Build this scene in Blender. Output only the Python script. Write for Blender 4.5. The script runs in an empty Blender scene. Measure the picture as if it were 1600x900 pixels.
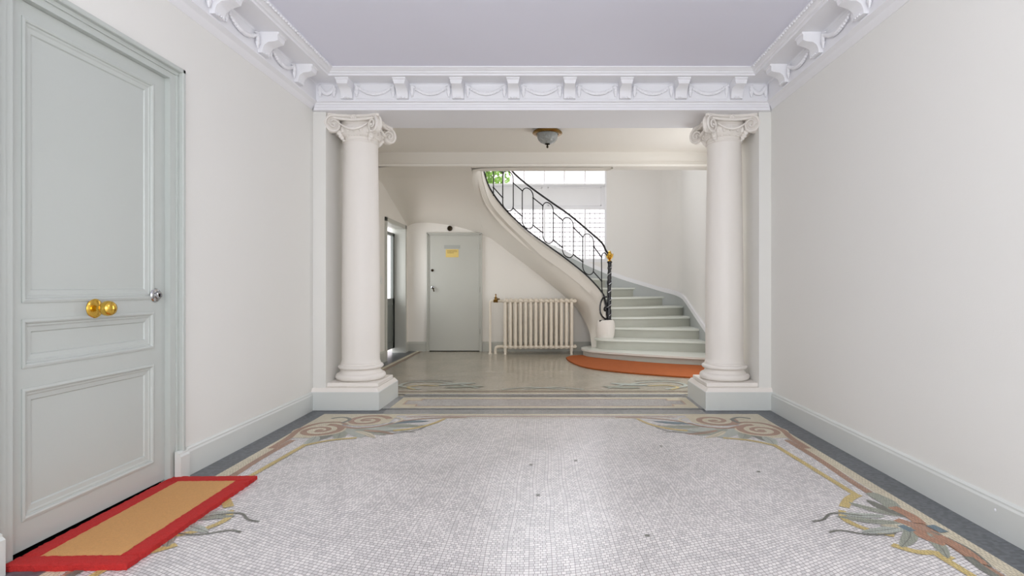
import bpy, math, random
from mathutils import Vector, Matrix
random.seed(7)
C = bpy.context.scene.collection
PI = math.pi
S = bpy.context.scene

# ------------------------------------------------------------------ camera
F = 850.0; VX = 856.0; VY = 449.5; CZ = 1.05
cam_d = bpy.data.cameras.new('camera')
cam_d.sensor_width = 36.0; cam_d.lens = 36.0 * F / 1600.0
cam_d.shift_x = -(VX - 800.0) / 1600.0; cam_d.shift_y = (VY - 450.0) / 1600.0
cam_d.clip_start = 0.05
cam = bpy.data.objects.new('camera', cam_d); C.objects.link(cam)
cam.location = (0, 0, CZ); cam.rotation_euler = (PI / 2, 0, 0)
S.camera = cam

# ------------------------------------------------------------------ world, lights, exposure
w = bpy.data.worlds.new('sky'); S.world = w; w.use_nodes = True
w.node_tree.nodes['Background'].inputs[0].default_value = (0.93, 0.96, 1.0, 1)
w.node_tree.nodes['Background'].inputs[1].default_value = 3.2
S.view_settings.view_transform = 'Standard'; S.view_settings.look = 'None'
S.view_settings.gamma = 1.0; S.view_settings.exposure = -0.08
S.view_settings.use_curve_mapping = False
S.cycles.use_denoising = True
S.cycles.max_bounces = 12; S.cycles.diffuse_bounces = 6; S.cycles.caustics_reflective = False; S.cycles.caustics_refractive = False
S.cycles.sample_clamp_indirect = 6

def area(name, loc, rot, sx, sy, power, col=(1, 1, 1)):
    l = bpy.data.lights.new(name, 'AREA'); l.shape = 'RECTANGLE'; l.size = sx; l.size_y = sy
    l.energy = power; l.color = col
    o = bpy.data.objects.new(name, l); C.objects.link(o); o.location = loc; o.rotation_euler = rot
    return o
# fill light at a glazed street door added behind the camera
area('street_door_fill', (0, -1.66, 1.45), (PI / 2, 0, 0), 3.0, 2.5, 84, (0.97, 0.985, 1.0))
# daylight falling in through the tall stair window, above the part in view
area('stair_window_daylight', (0, 9.42, 3.85), (math.radians(-62), 0, 0), 2.0, 0.9, 38, (0.95, 0.97, 1.0))
# fill at an added side door, then daylight through the glazed court door
area('side_door_fill', (2.24, 6.15, 1.35), (0, PI / 2, 0), 2.1, 1.1, 33, (0.97, 0.985, 1.0))
area('court_door_daylight', (-3.3, 8.1, 1.5), (0, -PI / 2, 0), 1.6, 1.2, 22, (0.97, 0.985, 1.0))
# fill bulb of an added lantern, in front of the camera above the frame
_l = bpy.data.lights.new('added_lantern_fill', 'POINT'); _l.energy = 19; _l.shadow_soft_size = .12; _l.color = (1.0, .97, .93)
_o = bpy.data.objects.new('added_lantern_fill', _l); C.objects.link(_o); _o.location = (0, 1.75, 2.40)

# ------------------------------------------------------------------ materials
def srgb(c):
    return tuple(((x / 255) / 12.92 if x / 255 <= .04045 else ((x / 255 + .055) / 1.055) ** 2.4) for x in c) + (1,)
def mat(name, rgb, rough=.5, metal=0, var=.0, vscale=4, bump=0, bscale=60, spec=.5, coat=0):
    m = bpy.data.materials.new(name); m.use_nodes = True
    nt = m.node_tree; b = nt.nodes['Principled BSDF']
    b.inputs['Roughness'].default_value = rough; b.inputs['Metallic'].default_value = metal
    b.inputs['Specular IOR Level'].default_value = spec
    b.inputs['Coat Weight'].default_value = coat
    c = rgb if len(rgb) == 4 else srgb(rgb)
    tc = nt.nodes.new('ShaderNodeTexCoord')
    n = nt.nodes.new('ShaderNodeTexNoise'); n.inputs['Scale'].default_value = vscale; n.inputs['Detail'].default_value = 4
    nt.links.new(tc.outputs['Object'], n.inputs['Vector'])
    mx = nt.nodes.new('ShaderNodeMix'); mx.data_type = 'RGBA'
    mx.inputs[6].default_value = tuple(x * (1 - var) for x in c[:3]) + (1,)
    mx.inputs[7].default_value = tuple(min(1, x * (1 + var)) for x in c[:3]) + (1,)
    nt.links.new(n.outputs['Fac'], mx.inputs[0]); nt.links.new(mx.outputs[2], b.inputs['Base Color'])
    if bump:
        n2 = nt.nodes.new('ShaderNodeTexNoise'); n2.inputs['Scale'].default_value = bscale; n2.inputs['Detail'].default_value = 3
        nt.links.new(tc.outputs['Object'], n2.inputs['Vector'])
        bp = nt.nodes.new('ShaderNodeBump'); bp.inputs['Strength'].default_value = bump; bp.inputs['Distance'].default_value = .01
        nt.links.new(n2.outputs['Fac'], bp.inputs['Height']); nt.links.new(bp.outputs['Normal'], b.inputs['Normal'])
    return m
def mosaic(name, ca, cb, grout, bw=.023, rh=.016, rough=.3, curved=0.0, mort=.0013, warp=.007, seed=0.0, rot=0.0):
    """stone tesserae laid in running rows"""
    m = bpy.data.materials.new(name); m.use_nodes = True
    nt = m.node_tree; N = nt.nodes; L = nt.links; b = N['Principled BSDF']
    tc = N.new('ShaderNodeTexCoord')
    sp = N.new('ShaderNodeSeparateXYZ'); L.new(tc.outputs['Object'], sp.inputs[0])
    ns = N.new('ShaderNodeTexNoise'); ns.inputs['Scale'].default_value = 1.6; ns.inputs['Detail'].default_value = 1.5
    L.new(tc.outputs['Object'], ns.inputs['Vector'])
    def M(op, a, b_=None, c=None):
        x = N.new('ShaderNodeMath'); x.operation = op
        for i, v in enumerate((a, b_, c)):
            if v is None: continue
            if isinstance(v, (int, float)): x.inputs[i].default_value = v
            else: L.new(v, x.inputs[i])
        return x.outputs[0]
    X, Y = sp.outputs[0], sp.outputs[1]
    nz = M('MULTIPLY', M('SUBTRACT', ns.outputs['Fac'], .5), warp * 14)
    if rot:
        cr, sr = math.cos(rot), math.sin(rot)
        u = M('ADD', M('MULTIPLY', X, cr), M('MULTIPLY', Y, sr))
        v = M('SUBTRACT', M('MULTIPLY', Y, cr), M('MULTIPLY', X, sr))
    elif curved:
        x0 = M('ADD', X, 0.15)
        v = M('SUBTRACT', Y, M('MULTIPLY', M('SQRT', M('ADD', M('MULTIPLY', x0, x0), .12)), curved))
        u = M('ADD', X, M('MULTIPLY', M('MULTIPLY', Y, x0), curved * .25))
    else:
        u, v = X, Y
    v = M('ADD', v, nz); u = M('ADD', u, M('MULTIPLY', nz, .6))
    cv = N.new('ShaderNodeCombineXYZ'); L.new(u, cv.inputs[0]); L.new(v, cv.inputs[1]); cv.inputs[2].default_value = seed
    br = N.new('ShaderNodeTexBrick'); L.new(cv.outputs[0], br.inputs['Vector'])
    br.inputs['Scale'].default_value = 1.0; br.inputs['Brick Width'].default_value = bw; br.inputs['Row Height'].default_value = rh
    br.inputs['Mortar Size'].default_value = mort; br.inputs['Mortar Smooth'].default_value = .2; br.inputs['Bias'].default_value = -.1
    br.inputs['Color1'].default_value = srgb(ca); br.inputs['Color2'].default_value = srgb(cb); br.inputs['Mortar'].default_value = srgb(grout)
    br.offset_frequency = 2; br.squash_frequency = 2; br.squash = .8
    # slow tone drift of the stone
    nb = N.new('ShaderNodeTexNoise'); nb.inputs['Scale'].default_value = 2.3; nb.inputs['Detail'].default_value = 5
    L.new(tc.outputs['Object'], nb.inputs['Vector'])
    mx = N.new('ShaderNodeMix'); mx.data_type = 'RGBA'; mx.blend_type = 'MULTIPLY'; mx.inputs[0].default_value = 1
    cr_ = N.new('ShaderNodeMapRange'); cr_.inputs[1].default_value = .3; cr_.inputs[2].default_value = .7
    cr_.inputs[3].default_value = .9; cr_.inputs[4].default_value = 1.06
    L.new(nb.outputs['Fac'], cr_.inputs[0])
    L.new(br.outputs['Color'], mx.inputs[6]); L.new(cr_.outputs[0], mx.inputs[7])
    L.new(mx.outputs[2], b.inputs['Base Color'])
    b.inputs['Roughness'].default_value = rough
    bp = N.new('ShaderNodeBump'); bp.inputs['Strength'].default_value = .12; bp.inputs['Distance'].default_value = .002; bp.invert = True
    L.new(br.outputs['Fac'], bp.inputs['Height']); L.new(bp.outputs['Normal'], b.inputs['Normal'])
    return m

M_wall = mat('cream_wall_paint', (229, 228, 224), .6, var=.012, vscale=1.5, bump=.04, bscale=140)
M_wallb = mat('warm_wall_paint', (234, 230, 223), .6, var=.015, vscale=1.5, bump=.04, bscale=140)
M_ceil = mat('ceiling_paint', (227, 227, 240), .75, var=.01, vscale=1)
M_trim = mat('white_plaster', (236, 236, 240), .55, var=.01, vscale=6)
M_stone = mat('cream_column_plaster', (236, 231, 225), .5, var=.015, vscale=5)
M_grey = mat('grey_green_paint', (189, 194, 190), .38, var=.012, vscale=3, bump=.02, bscale=90)
M_grey2 = mat('grey_paint_plinth', (213, 216, 213), .42, var=.015, vscale=4)
M_bgrey = mat('sage_grey_paint', (188, 188, 180), .42, var=.02, vscale=3)
M_greydk = mat('dark_grey_joinery', (112, 116, 112), .4, var=.02, vscale=3)
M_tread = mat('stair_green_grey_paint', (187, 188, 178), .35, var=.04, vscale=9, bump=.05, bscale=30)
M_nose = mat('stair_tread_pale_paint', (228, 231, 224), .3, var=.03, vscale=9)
M_string = mat('stair_string_plaster', (222, 217, 208), .55, var=.02, vscale=2)
M_brass = mat('polished_brass', (228, 186, 84), .16, metal=1, var=.03)
M_brassd = mat('aged_brass', (150, 116, 60), .25, metal=1, var=.1, vscale=20)
M_chrome = mat('chrome', (190, 190, 192), .18, metal=1)
M_iron = mat('black_wrought_iron', (30, 30, 32), .4, metal=.2, var=.1, vscale=30)
M_wrap = mat('black_glossy_wrap', (14, 13, 20), .22, var=.3, vscale=30, bump=.5, bscale=26)
M_silver = mat('silver_tape', (200, 200, 205), .3, metal=.8)
M_coir = mat('coir', (224, 168, 106), .95, var=.12, vscale=120, bump=.9, bscale=260)
M_red = mat('red_coir', (204, 42, 40), .95, var=.16, vscale=90, bump=.9, bscale=260)
M_coir2 = mat('rust_brown_coir', (168, 86, 30), .95, var=.14, vscale=14, bump=.8, bscale=220)
M_rad = mat('radiator_cream_enamel', (224, 214, 198), .35, var=.02, vscale=8)
M_black = mat('gap_shade_black', (6, 6, 6), .9, spec=.05)  # near-black for the shade under the door leaf
M_walls = mat('stairwell_wall_paint', (231, 229, 227), .6, var=.012, vscale=1.5, bump=.04, bscale=140)
M_paper = mat('yellow_card', (222, 196, 118), .7, var=.04, vscale=20)
M_ink = mat('brown_ink', (150, 120, 70), .8)
M_plate = mat('grey_label_plate', (168, 170, 164), .4)
M_plast = mat('white_plastic', (225, 225, 220), .35)
M_leaf = mat('shrub_leaf', (120, 160, 60), .5, var=.35, vscale=14)
M_facade = mat('courtyard_render', (238, 226, 224), .9, var=.03)
M_bronze = mat('dark_bronze', (60, 50, 36), .25, metal=.9, var=.2, vscale=20)
M_stair_skirt = mat('stair_skirting_grey', (176, 180, 180), .4, var=.02)

def glassmat(name, tint=(1, 1, 1), frost=0.0, amount=.12):
    m = bpy.data.materials.new(name); m.use_nodes = True; nt = m.node_tree; N = nt.nodes
    N.remove(N['Principled BSDF']); out = N['Material Output']
    t = N.new('ShaderNodeBsdfTransparent'); t.inputs[0].default_value = (*tint, 1)
    g = N.new('ShaderNodeBsdfGlossy'); g.inputs['Roughness'].default_value = .05 + frost
    f = N.new('ShaderNodeFresnel'); f.inputs[0].default_value = 1.45
    ge = N.new('ShaderNodeNewGeometry'); iv = N.new('ShaderNodeMath'); iv.operation = 'SUBTRACT'; iv.inputs[0].default_value = 1
    nt.links.new(ge.outputs['Backfacing'], iv.inputs[1]); mu = N.new('ShaderNodeMath'); mu.operation = 'MULTIPLY'
    nt.links.new(f.outputs[0], mu.inputs[0]); nt.links.new(iv.outputs[0], mu.inputs[1])    # only the outer face mirrors
    mx = N.new('ShaderNodeMixShader'); nt.links.new(mu.outputs[0], mx.inputs[0])
    nt.links.new(t.outputs[0], mx.inputs[1]); nt.links.new(g.outputs[0], mx.inputs[2])
    last = mx
    if frost:
        d = N.new('ShaderNodeBsdfTranslucent'); d.inputs[0].default_value = (.95, .96, .97, 1)
        m2 = N.new('ShaderNodeMixShader'); m2.inputs[0].default_value = amount
        nt.links.new(mx.outputs[0], m2.inputs[1]); nt.links.new(d.outputs[0], m2.inputs[2]); last = m2
    nt.links.new(last.outputs[0], out.inputs[0])
    return m
M_glass = glassmat('window_glass')
M_frost = glassmat('textured_glass', frost=.15, amount=.25)
M_bowl = bpy.data.materials.new('cut_glass_bowl'); M_bowl.use_nodes = True
_b = M_bowl.node_tree.nodes['Principled BSDF']; _b.inputs['Base Color'].default_value = srgb((186, 190, 188))
_b.inputs['Roughness'].default_value = .15; _b.inputs['Transmission Weight'].default_value = .35; _b.inputs['IOR'].default_value = 1.3
_v = M_bowl.node_tree.nodes.new('ShaderNodeTexVoronoi'); _v.inputs['Scale'].default_value = 34
_t = M_bowl.node_tree.nodes.new('ShaderNodeTexCoord'); M_bowl.node_tree.links.new(_t.outputs['Object'], _v.inputs['Vector'])
_p = M_bowl.node_tree.nodes.new('ShaderNodeBump'); _p.inputs['Strength'].default_value = .8; _p.inputs['Distance'].default_value = .01
M_bowl.node_tree.links.new(_v.outputs['Distance'], _p.inputs['Height']); M_bowl.node_tree.links.new(_p.outputs['Normal'], _b.inputs['Normal'])

# ------------------------------------------------------------------ mesh helpers
class MB:
    def __init__(s): s.v = []; s.f = []; s.m = []
    def add(s, vs, fs, mi=0):
        b = len(s.v); s.v += [tuple(v) for v in vs]; s.f += [tuple(b + i for i in f) for f in fs]; s.m += [mi] * len(fs)
        return s
    def box(s, x0, x1, y0, y1, z0, z1, mi=0):
        return s.add([(x0,y0,z0),(x1,y0,z0),(x1,y1,z0),(x0,y1,z0),(x0,y0,z1),(x1,y0,z1),(x1,y1,z1),(x0,y1,z1)],
                     [(0,3,2,1),(4,5,6,7),(0,1,5,4),(1,2,6,5),(2,3,7,6),(3,0,4,7)], mi)
    def bbox(s, x0, x1, y0, y1, z0, z1, b=.005, mi=0):
        """box with chamfered edges"""
        vs = []; 
        for sx in (0, 1):
            for sy in (0, 1):
                for sz in (0, 1):
                    X = (x0, x1)[sx]; Y = (y0, y1)[sy]; Z = (z0, z1)[sz]
                    ix = X + (b if sx == 0 else -b); iy = Y + (b if sy == 0 else -b); iz = Z + (b if sz == 0 else -b)
                    vs += [(X, iy, iz), (ix, Y, iz), (ix, iy, Z)]
        def I(a, b_, c, k): return (a * 4 + b_ * 2 + c) * 3 + k
        fs = [(I(0,0,0,0),I(0,0,1,0),I(0,1,1,0),I(0,1,0,0)),(I(1,0,0,0),I(1,1,0,0),I(1,1,1,0),I(1,0,1,0)),
              (I(0,0,0,1),I(1,0,0,1),I(1,0,1,1),I(0,0,1,1)),(I(0,1,0,1),I(0,1,1,1),I(1,1,1,1),I(1,1,0,1)),
              (I(0,0,0,2),I(0,1,0,2),I(1,1,0,2),I(1,0,0,2)),(I(0,0,1,2),I(1,0,1,2),I(1,1,1,2),I(0,1,1,2))]
        for a in (0, 1):
            for c in (0, 1):
                fs.append((I(a,c,0,0),I(a,c,1,0),I(a,c,1,1),I(a,c,0,1)))
                fs.append((I(a,0,c,0),I(a,1,c,0),I(a,1,c,2),I(a,0,c,2)))
                fs.append((I(0,a,c,1),I(1,a,c,1),I(1,a,c,2),I(0,a,c,2)))
        for a in (0, 1):
            for b_ in (0, 1):
                for c in (0, 1): fs.append((I(a,b_,c,0),I(a,b_,c,1),I(a,b_,c,2)))
        return s.add(vs, fs, mi)
    def poly_prism(s, pts, z0, z1, mi=0, axis='z'):
        n = len(pts)
        def P(p, z):
            if axis == 'z': return (p[0], p[1], z)
            if axis == 'y': return (p[0], z, p[1])
            return (z, p[0], p[1])
        vs = [P(p, z0) for p in pts] + [P(p, z1) for p in pts]
        fs = [tuple(range(n))[::-1], tuple(range(n, 2 * n))] + [(i, (i + 1) % n, n + (i + 1) % n, n + i) for i in range(n)]
        return s.add(vs, fs, mi)
    def lathe(s, prof, c=(0, 0, 0), seg=40, mi=0, M=None, a0=0, a1=2 * PI):
        vs = []; full = abs(a1 - a0 - 2 * PI) < 1e-6; ns = seg if full else seg + 1
        for r, z in prof:
            for k in range(ns):
                a = a0 + (a1 - a0) * k / seg; p = Vector((r * math.cos(a), r * math.sin(a), z))
                if M is not None: p = M @ p
                vs.append((p.x + c[0], p.y + c[1], p.z + c[2]))
        fs = []
        for i in range(len(prof) - 1):
            for k in range(seg):
                k2 = (k + 1) % ns
                fs.append((i * ns + k, i * ns + k2, (i + 1) * ns + k2, (i + 1) * ns + k))
        if full:
            if prof[0][0] > 1e-5: fs.append(tuple(range(ns))[::-1])
            if prof[-1][0] > 1e-5: fs.append(tuple((len(prof) - 1) * ns + k for k in range(ns)))
        return s.add(vs, fs, mi)
    def sphere(s, c, r, seg=12, mi=0, sc=(1, 1, 1)):
        prof = [(math.cos(t) * 1.0, math.sin(t)) for t in [-PI / 2 + PI * i / (seg // 2) for i in range(seg // 2 + 1)]]
        prof = [(max(p[0], 1e-4), p[1]) for p in prof]
        M = Matrix.Diagonal((r * sc[0], r * sc[1], r * sc[2]))
        return s.lathe(prof, c, seg, mi, M)
    def tube(s, path, r, seg=8, mi=0, closed=False, sq=False, flat=None):
        P = [Vector(p) for p in path]; n = len(P)
        rs = r if isinstance(r, (list, tuple)) else [r] * n
        T = []
        for i in range(n):
            a = P[(i - 1) % n] if (closed or i > 0) else P[0]; b = P[(i + 1) % n] if (closed or i < n - 1) else P[-1]
            t = (b - a); T.append(t.normalized() if t.length > 1e-9 else Vector((0, 0, 1)))
        up = Vector((0, 0, 1)) if abs(T[0].z) < .9 else Vector((0, 1, 0))
        nrm = (up - up.dot(T[0]) * T[0]).normalized(); vs = []
        for i in range(n):
            nrm = (nrm - nrm.dot(T[i]) * T[i])
            nrm = nrm.normalized() if nrm.length > 1e-6 else Vector((1, 0, 0))
            bi = T[i].cross(nrm)
            for k in range(seg):
                a = 2 * PI * (k + (.5 if sq else 0)) / seg
                q = P[i] + (nrm * math.cos(a) + bi * math.sin(a) * (flat or 1)) * rs[i]; vs.append(tuple(q))
        fs = []
        m = n if closed else n - 1
        for i in range(m):
            j = (i + 1) % n
            for k in range(seg):
                k2 = (k + 1) % seg; fs.append((i * seg + k, i * seg + k2, j * seg + k2, j * seg + k))
        if not closed: fs += [tuple(range(seg))[::-1], tuple((n - 1) * seg + k for k in range(seg))]
        return s.add(vs, fs, mi)
    def grid(s, rows, mi=0):
        m = len(rows[0]); vs = [p for r in rows for p in r]
        fs = [(i * m + j, i * m + j + 1, (i + 1) * m + j + 1, (i + 1) * m + j) for i in range(len(rows) - 1) for j in range(m - 1)]
        return s.add(vs, fs, mi)
    def sweep(s, prof, p0, p1, outdir, mi=0, caps=True):
        """profile (offset, z) carried from p0 to p1; offset along outdir"""
        rows = []
        for e in (p0, p1):
            rows.append([(e[0] + outdir[0] * o, e[1] + outdir[1] * o, z) for o, z in prof])
        n = len(prof); vs = rows[0] + rows[1]
        fs = [(j, (j + 1) % n, n + (j + 1) % n, n + j) for j in range(n)]
        if caps: fs += [tuple(range(n))[::-1], tuple(range(n, 2 * n))]
        return s.add(vs, fs, mi)
    def build(s, name, mats, parent=None, smooth=35, recalc=True):
        me = bpy.data.meshes.new(name); me.from_pydata(s.v, [], s.f)
        for m in (mats if isinstance(mats, (list, tuple)) else [mats]): me.materials.append(m)
        me.polygons.foreach_set('material_index', s.m)
        if recalc:
            import bmesh
            bm = bmesh.new(); bm.from_mesh(me); bmesh.ops.recalc_face_normals(bm, faces=bm.faces); bm.to_mesh(me); bm.free()
        if smooth:
            me.polygons.foreach_set('use_smooth', [True] * len(me.polygons)); me.set_sharp_from_angle(angle=math.radians(smooth))
        me.update()
        o = bpy.data.objects.new(name, me); C.objects.link(o)
        if parent is not None: o.parent = parent
        return o
def thing(name, label, cat, loc=(0, 0, 0), group=None):
    o = bpy.data.objects.new(name, None); C.objects.link(o); o.location = loc; o.empty_display_size = .1
    o['label'] = label; o['category'] = cat
    if group: o['group'] = group
    return o
def tag(o, label, cat, group=None):
    o['label'] = label; o['category'] = cat
    if group: o['group'] = group
    return o
def struct(o): o['kind'] = 'structure'; return o
def local(o, parent_loc):      # shift mesh so that it sits correctly under an empty at parent_loc
    o.data.transform(Matrix.Translation(-Vector(parent_loc))); return o
def W(u, v, Y): return ((u - VX) * Y / F, Y, CZ + (VY - v) * Y / F)
def smooth_path(pts, n=6):
    """Catmull-Rom through the points"""
    P = [Vector(p) for p in pts]; out = []
    for i in range(len(P) - 1):
        a = P[max(i - 1, 0)]; b = P[i]; c = P[i + 1]; d = P[min(i + 2, len(P) - 1)]
        for k in range(n):
            t = k / n
            out.append(.5 * ((2 * b) + (c - a) * t + (2 * a - 5 * b + 4 * c - d) * t * t + (-a + 3 * b - 3 * c + d) * t ** 3))
    out.append(P[-1]); return out

# ------------------------------------------------------------------ dimensions
XL, XR = -2.02, 1.92          # main hall walls
YP = 4.68                      # front of the pilasters
YE = 5.15                      # back of the opening
XIL, XIR = -1.91, 1.817        # opening faces
ZC = 2.833                     # hall ceiling
BL, BR = -2.31, 2.30           # back hall walls
ZB = 2.80                      # middle hall ceiling
YB = 7.03                      # beam
YW = 8.97                      # wall under the stairs
YS = 9.55                      # stair window wall
ZT = 4.40

# ------------------------------------------------------------------ floor with its inlays
white_t = mosaic('white_marble_tesserae', (232, 228, 227), (200, 197, 198), (118, 112, 110), .027, .0185, .24, curved=.45, mort=.0012)
dark_t = mosaic('charcoal_tesserae', (104, 108, 114), (74, 77, 82), (92, 94, 98), .022, .014, .33, mort=.0008)
mid_t = mosaic('slate_grey_tesserae', (156, 156, 156), (128, 129, 130), (130, 130, 130), .018, .012, .2, mort=.0008)
cream_t = mosaic('cream_tesserae', (228, 218, 194), (210, 199, 174), (150, 142, 120), .018, .014, .33)
yellow_t = mosaic('ochre_yellow_tesserae', (218, 196, 128), (200, 178, 112), (150, 130, 90), .016, .014, .35)
brown_t = mosaic('terracotta_tesserae', (184, 146, 122), (162, 126, 104), (122, 96, 82), .016, .012, .35)
orange_t = mosaic('orange_tesserae', (192, 142, 112), (172, 124, 98), (122, 96, 82), .016, .012, .35)
green_t = mosaic('sage_tesserae', (176, 180, 164), (152, 158, 144), (110, 112, 104), .014, .011, .35)
olive_t = mosaic('dark_leaf_tesserae', (130, 131, 120), (108, 110, 102), (96, 96, 90), .014, .011, .35)
pale_t = mosaic('pale_green_tesserae', (194, 200, 190), (172, 180, 172), (134, 136, 130), .014, .011, .35)
blue_t = mosaic('blue_grey_tesserae', (112, 136, 148), (96, 120, 134), (90, 100, 104), .014, .011, .35)
back_t = mosaic('greige_tesserae', (190, 182, 166), (160, 153, 138), (138, 132, 118), .014, .011, .17, mort=.001, rot=.5)
speck_t = mosaic('speckled_tesserae', (206, 200, 196), (156, 152, 152), (128, 124, 122), .012, .010, .2, mort=.001, rot=.3)
FM = [white_t, dark_t, mid_t, cream_t, yellow_t, brown_t, orange_t, green_t, olive_t, pale_t, blue_t, back_t, speck_t]
WH, DK, MD, CR, YE_, BRN, ORG, GRN, OLV, PAL, BLU, BCK, SPK = range(13)
fl = MB()
fl.add([(-3.2, -1.9, 0), (2.5, -1.9, 0), (2.5, YP, 0), (-3.2, YP, 0)], [(0, 1, 2, 3)], WH)
fl.add([(-3.2, YP, 0), (2.5, YP, 0), (2.5, 10.2, 0), (-3.2, 10.2, 0)], [(0, 1, 2, 3)], BCK)
lay = [0.0004]
def quad(x0, x1, y0, y1, mi, z=None):
    lay[0] += .00002; z = z or lay[0]
    fl.add([(x0, y0, z), (x1, y0, z), (x1, y1, z), (x0, y1, z)], [(0, 1, 2, 3)], mi)
def ribbon(pts, wid, mi, n=6, smooth=True):
    lay[0] += .00002; z = lay[0]
    P = [Vector((p[0], p[1], 0)) for p in pts]
    if smooth: P = smooth_path(P, n)
    m = len(P); a = []; b = []
    for i, p in enumerate(P):
        t = (P[min(i + 1, m - 1)] - P[max(i - 1, 0)]); t = t.normalized() if t.length else Vector((1, 0, 0))
        nn = Vector((-t.y, t.x, 0)); ww = wid(i / (m - 1)) if callable(wid) else wid
        a.append(p + nn * ww / 2); b.append(p - nn * ww / 2)
    fl.add([(q.x, q.y, z) for q in a + b], [(i, i + 1, m + i + 1, m + i) for i in range(m - 1)], mi)
def leaf(x, y, ang, ln, wd, mi, vein=None):
    d = Vector((math.cos(ang), math.sin(ang), 0)); e = Vector((-d.y, d.x, 0)); p = Vector((x, y, 0))
    ribbon([p, p + d * ln * .5 + e * ln * .06, p + d * ln], lambda t: wd * math.sin(PI * min(1, t * .92 + .06)) ** .8 + .002, mi)
    if vein is not None: ribbon([p, p + d * ln * .5 + e * ln * .06, p + d * ln], .004, vein)
def spiral(cx, cy, r0, r1, a0, turns, wid, mi, n=60, hand=1):
    pts = []
    for i in range(n + 1):
        t = i / n; r = r0 + (r1 - r0) * t; a = a0 + hand * 2 * PI * turns * t
        pts.append((cx + r * math.cos(a), cy + r * math.sin(a)))
    ribbon(pts, wid, mi, smooth=False)
# --- hall border
IY = 4.52                                   # inner edge of the charcoal band at the far end
IXL, IXR = -1.855, 1.745
quad(XL, IXL, -1.9, YP, DK); quad(IXR, XR, -1.9, YP, DK); quad(XL, XR, IY, 4.72, MD)  # middle stretch lighter: floor gloss put into the band's colour
quad(XL, -1.38, IY, 4.70, DK); quad(1.32, XR, IY, 4.70, DK)
quad(IXL, IXL + .072, -1.9, IY, CR); quad(IXR - .072, IXR, -1.9, IY, CR); quad(IXL, IXR, IY - .055, IY, CR)
for sx, ex, sgn in ((-1, IXL + .072, 1), (1, IXR - .072, -1)):
    # terracotta running strap, swelling at the ornaments
    yy = -1.8; pts = []
    while yy < 3.75:
        pts.append((ex + sgn * (.022 + .006 * math.sin(yy * 7)), yy)); yy += .15
    ribbon(pts, lambda t: .042, BRN)
# thin terracotta line along the far band and ochre ribbon below it
ribbon([(-1.15, IY - .10), (-.8, IY - .085), (-.3, IY - .09), (0, IY - .09), (.6, IY - .09), (1.05, IY - .10)], .022, BRN)
ribbon([(-1.1, IY - .15), (-.6, IY - .14), (0, IY - .14), (.5, IY - .14), (1.0, IY - .15)], .014, CR)
# --- corner ornaments
def corner(s, cx):
    """s=+1 right-hand corner, -1 the mirrored one; cx = x of the border's inner corner"""
    def X(d): return cx - s * d
    quad(min(X(0), X(.62)), max(X(0), X(.62)), IY - .30, IY - .05, CR)
    quad(min(X(0), X(.28)), max(X(0), X(.28)), IY - .72, IY - .25, CR)
    # acanthus
    for k, (d, y, a, l, w_, m_) in enumerate(((.30, 4.02, -1.2, .30, .10, GRN), (.36, 4.05, -.9, .34, .11, PAL), (.42, 4.05, -.55, .36, .11, GRN),
                                    (.50, 4.06, -.25, .36, .10, PAL), (.58, 4.12, .0, .34, .09, GRN), (.28, 3.95, -1.7, .26, .09, OLV),
                                    (.22, 3.84, -1.5, .24, .08, PAL), (.62, 4.2, .25, .34, .07, BLU), (.45, 3.98, -.75, .30, .05, CR), (.5, 4.0, -.4, .3, .05, BRN))):
        ang = a if s < 0 else PI - a
        leaf(X(d), y, ang, l * .9, w_, m_, OLV if k % 2 == 0 else None)
    # first volute close to the side band
    for (d, y, r, hd) in ((.175, 4.00, .165, 1), (.43, 4.30, .165, -1)):
        x = X(d)
        n = 26
        lay[0] += .00002
        fl.add([(x + (r + .025) * math.cos(2 * PI * k / n), y + (r * .92 + .02) * math.sin(2 * PI * k / n), lay[0]) for k in range(n)], [tuple(range(n))], CR)
        spiral(x, y, r, .03, PI * (.5 if hd > 0 else .1), 1.6, lambda t: .055 * (1 - .45 * t), BRN, hand=hd * s)
        lay[0] += .00002
        fl.add([(x + .03 * math.cos(2 * PI * k / 12), y + .028 * math.sin(2 * PI * k / 12), lay[0]) for k in range(12)], [tuple(range(12))], BRN)
    # connecting tendrils
    ribbon([(X(.05), 3.55), (X(.045), 3.80), (X(.02), 4.02), (X(.08), 4.20), (X(.22), 4.24), (X(.32), 4.16)], lambda t: .05 - .02 * t, BRN)
    ribbon([(X(.12), 4.36), (X(.2), 4.40), (X(.28), 4.33), (X(.26), 4.22)], .03, OLV)
    ribbon([(X(.30), 4.12), (X(.42), 4.06), (X(.58), 4.12), (X(.72), 4.28), (X(.95), 4.38), (X(1.2), 4.40)], lambda t: .035 - .018 * t, BRN)
    ribbon([(X(.62), 4.40), (X(.7), 4.33), (X(.66), 4.22)], .02, CR)
    ribbon([(X(.55), 3.96), (X(.72), 3.92), (X(.86), 3.98), (X(.93), 4.1), (X(.88), 4.16)], .012, OLV)
    ribbon([(X(.6), 3.93), (X(.75), 3.99), (X(.9), 3.94)], .01, OLV)
    ribbon([(X(.72), 3.99), (X(.86), 4.06), (X(.97), 4.2), (X(1.03), 4.36)], lambda t: .045 - .02 * t, YE_)
    # ochre strap down the long side
    ribbon([(X(.52), 3.80), (X(.36), 3.74), (X(.235), 3.62)], .035, YE_)
corner(1, IXR); corner(-1, IXL)
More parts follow.
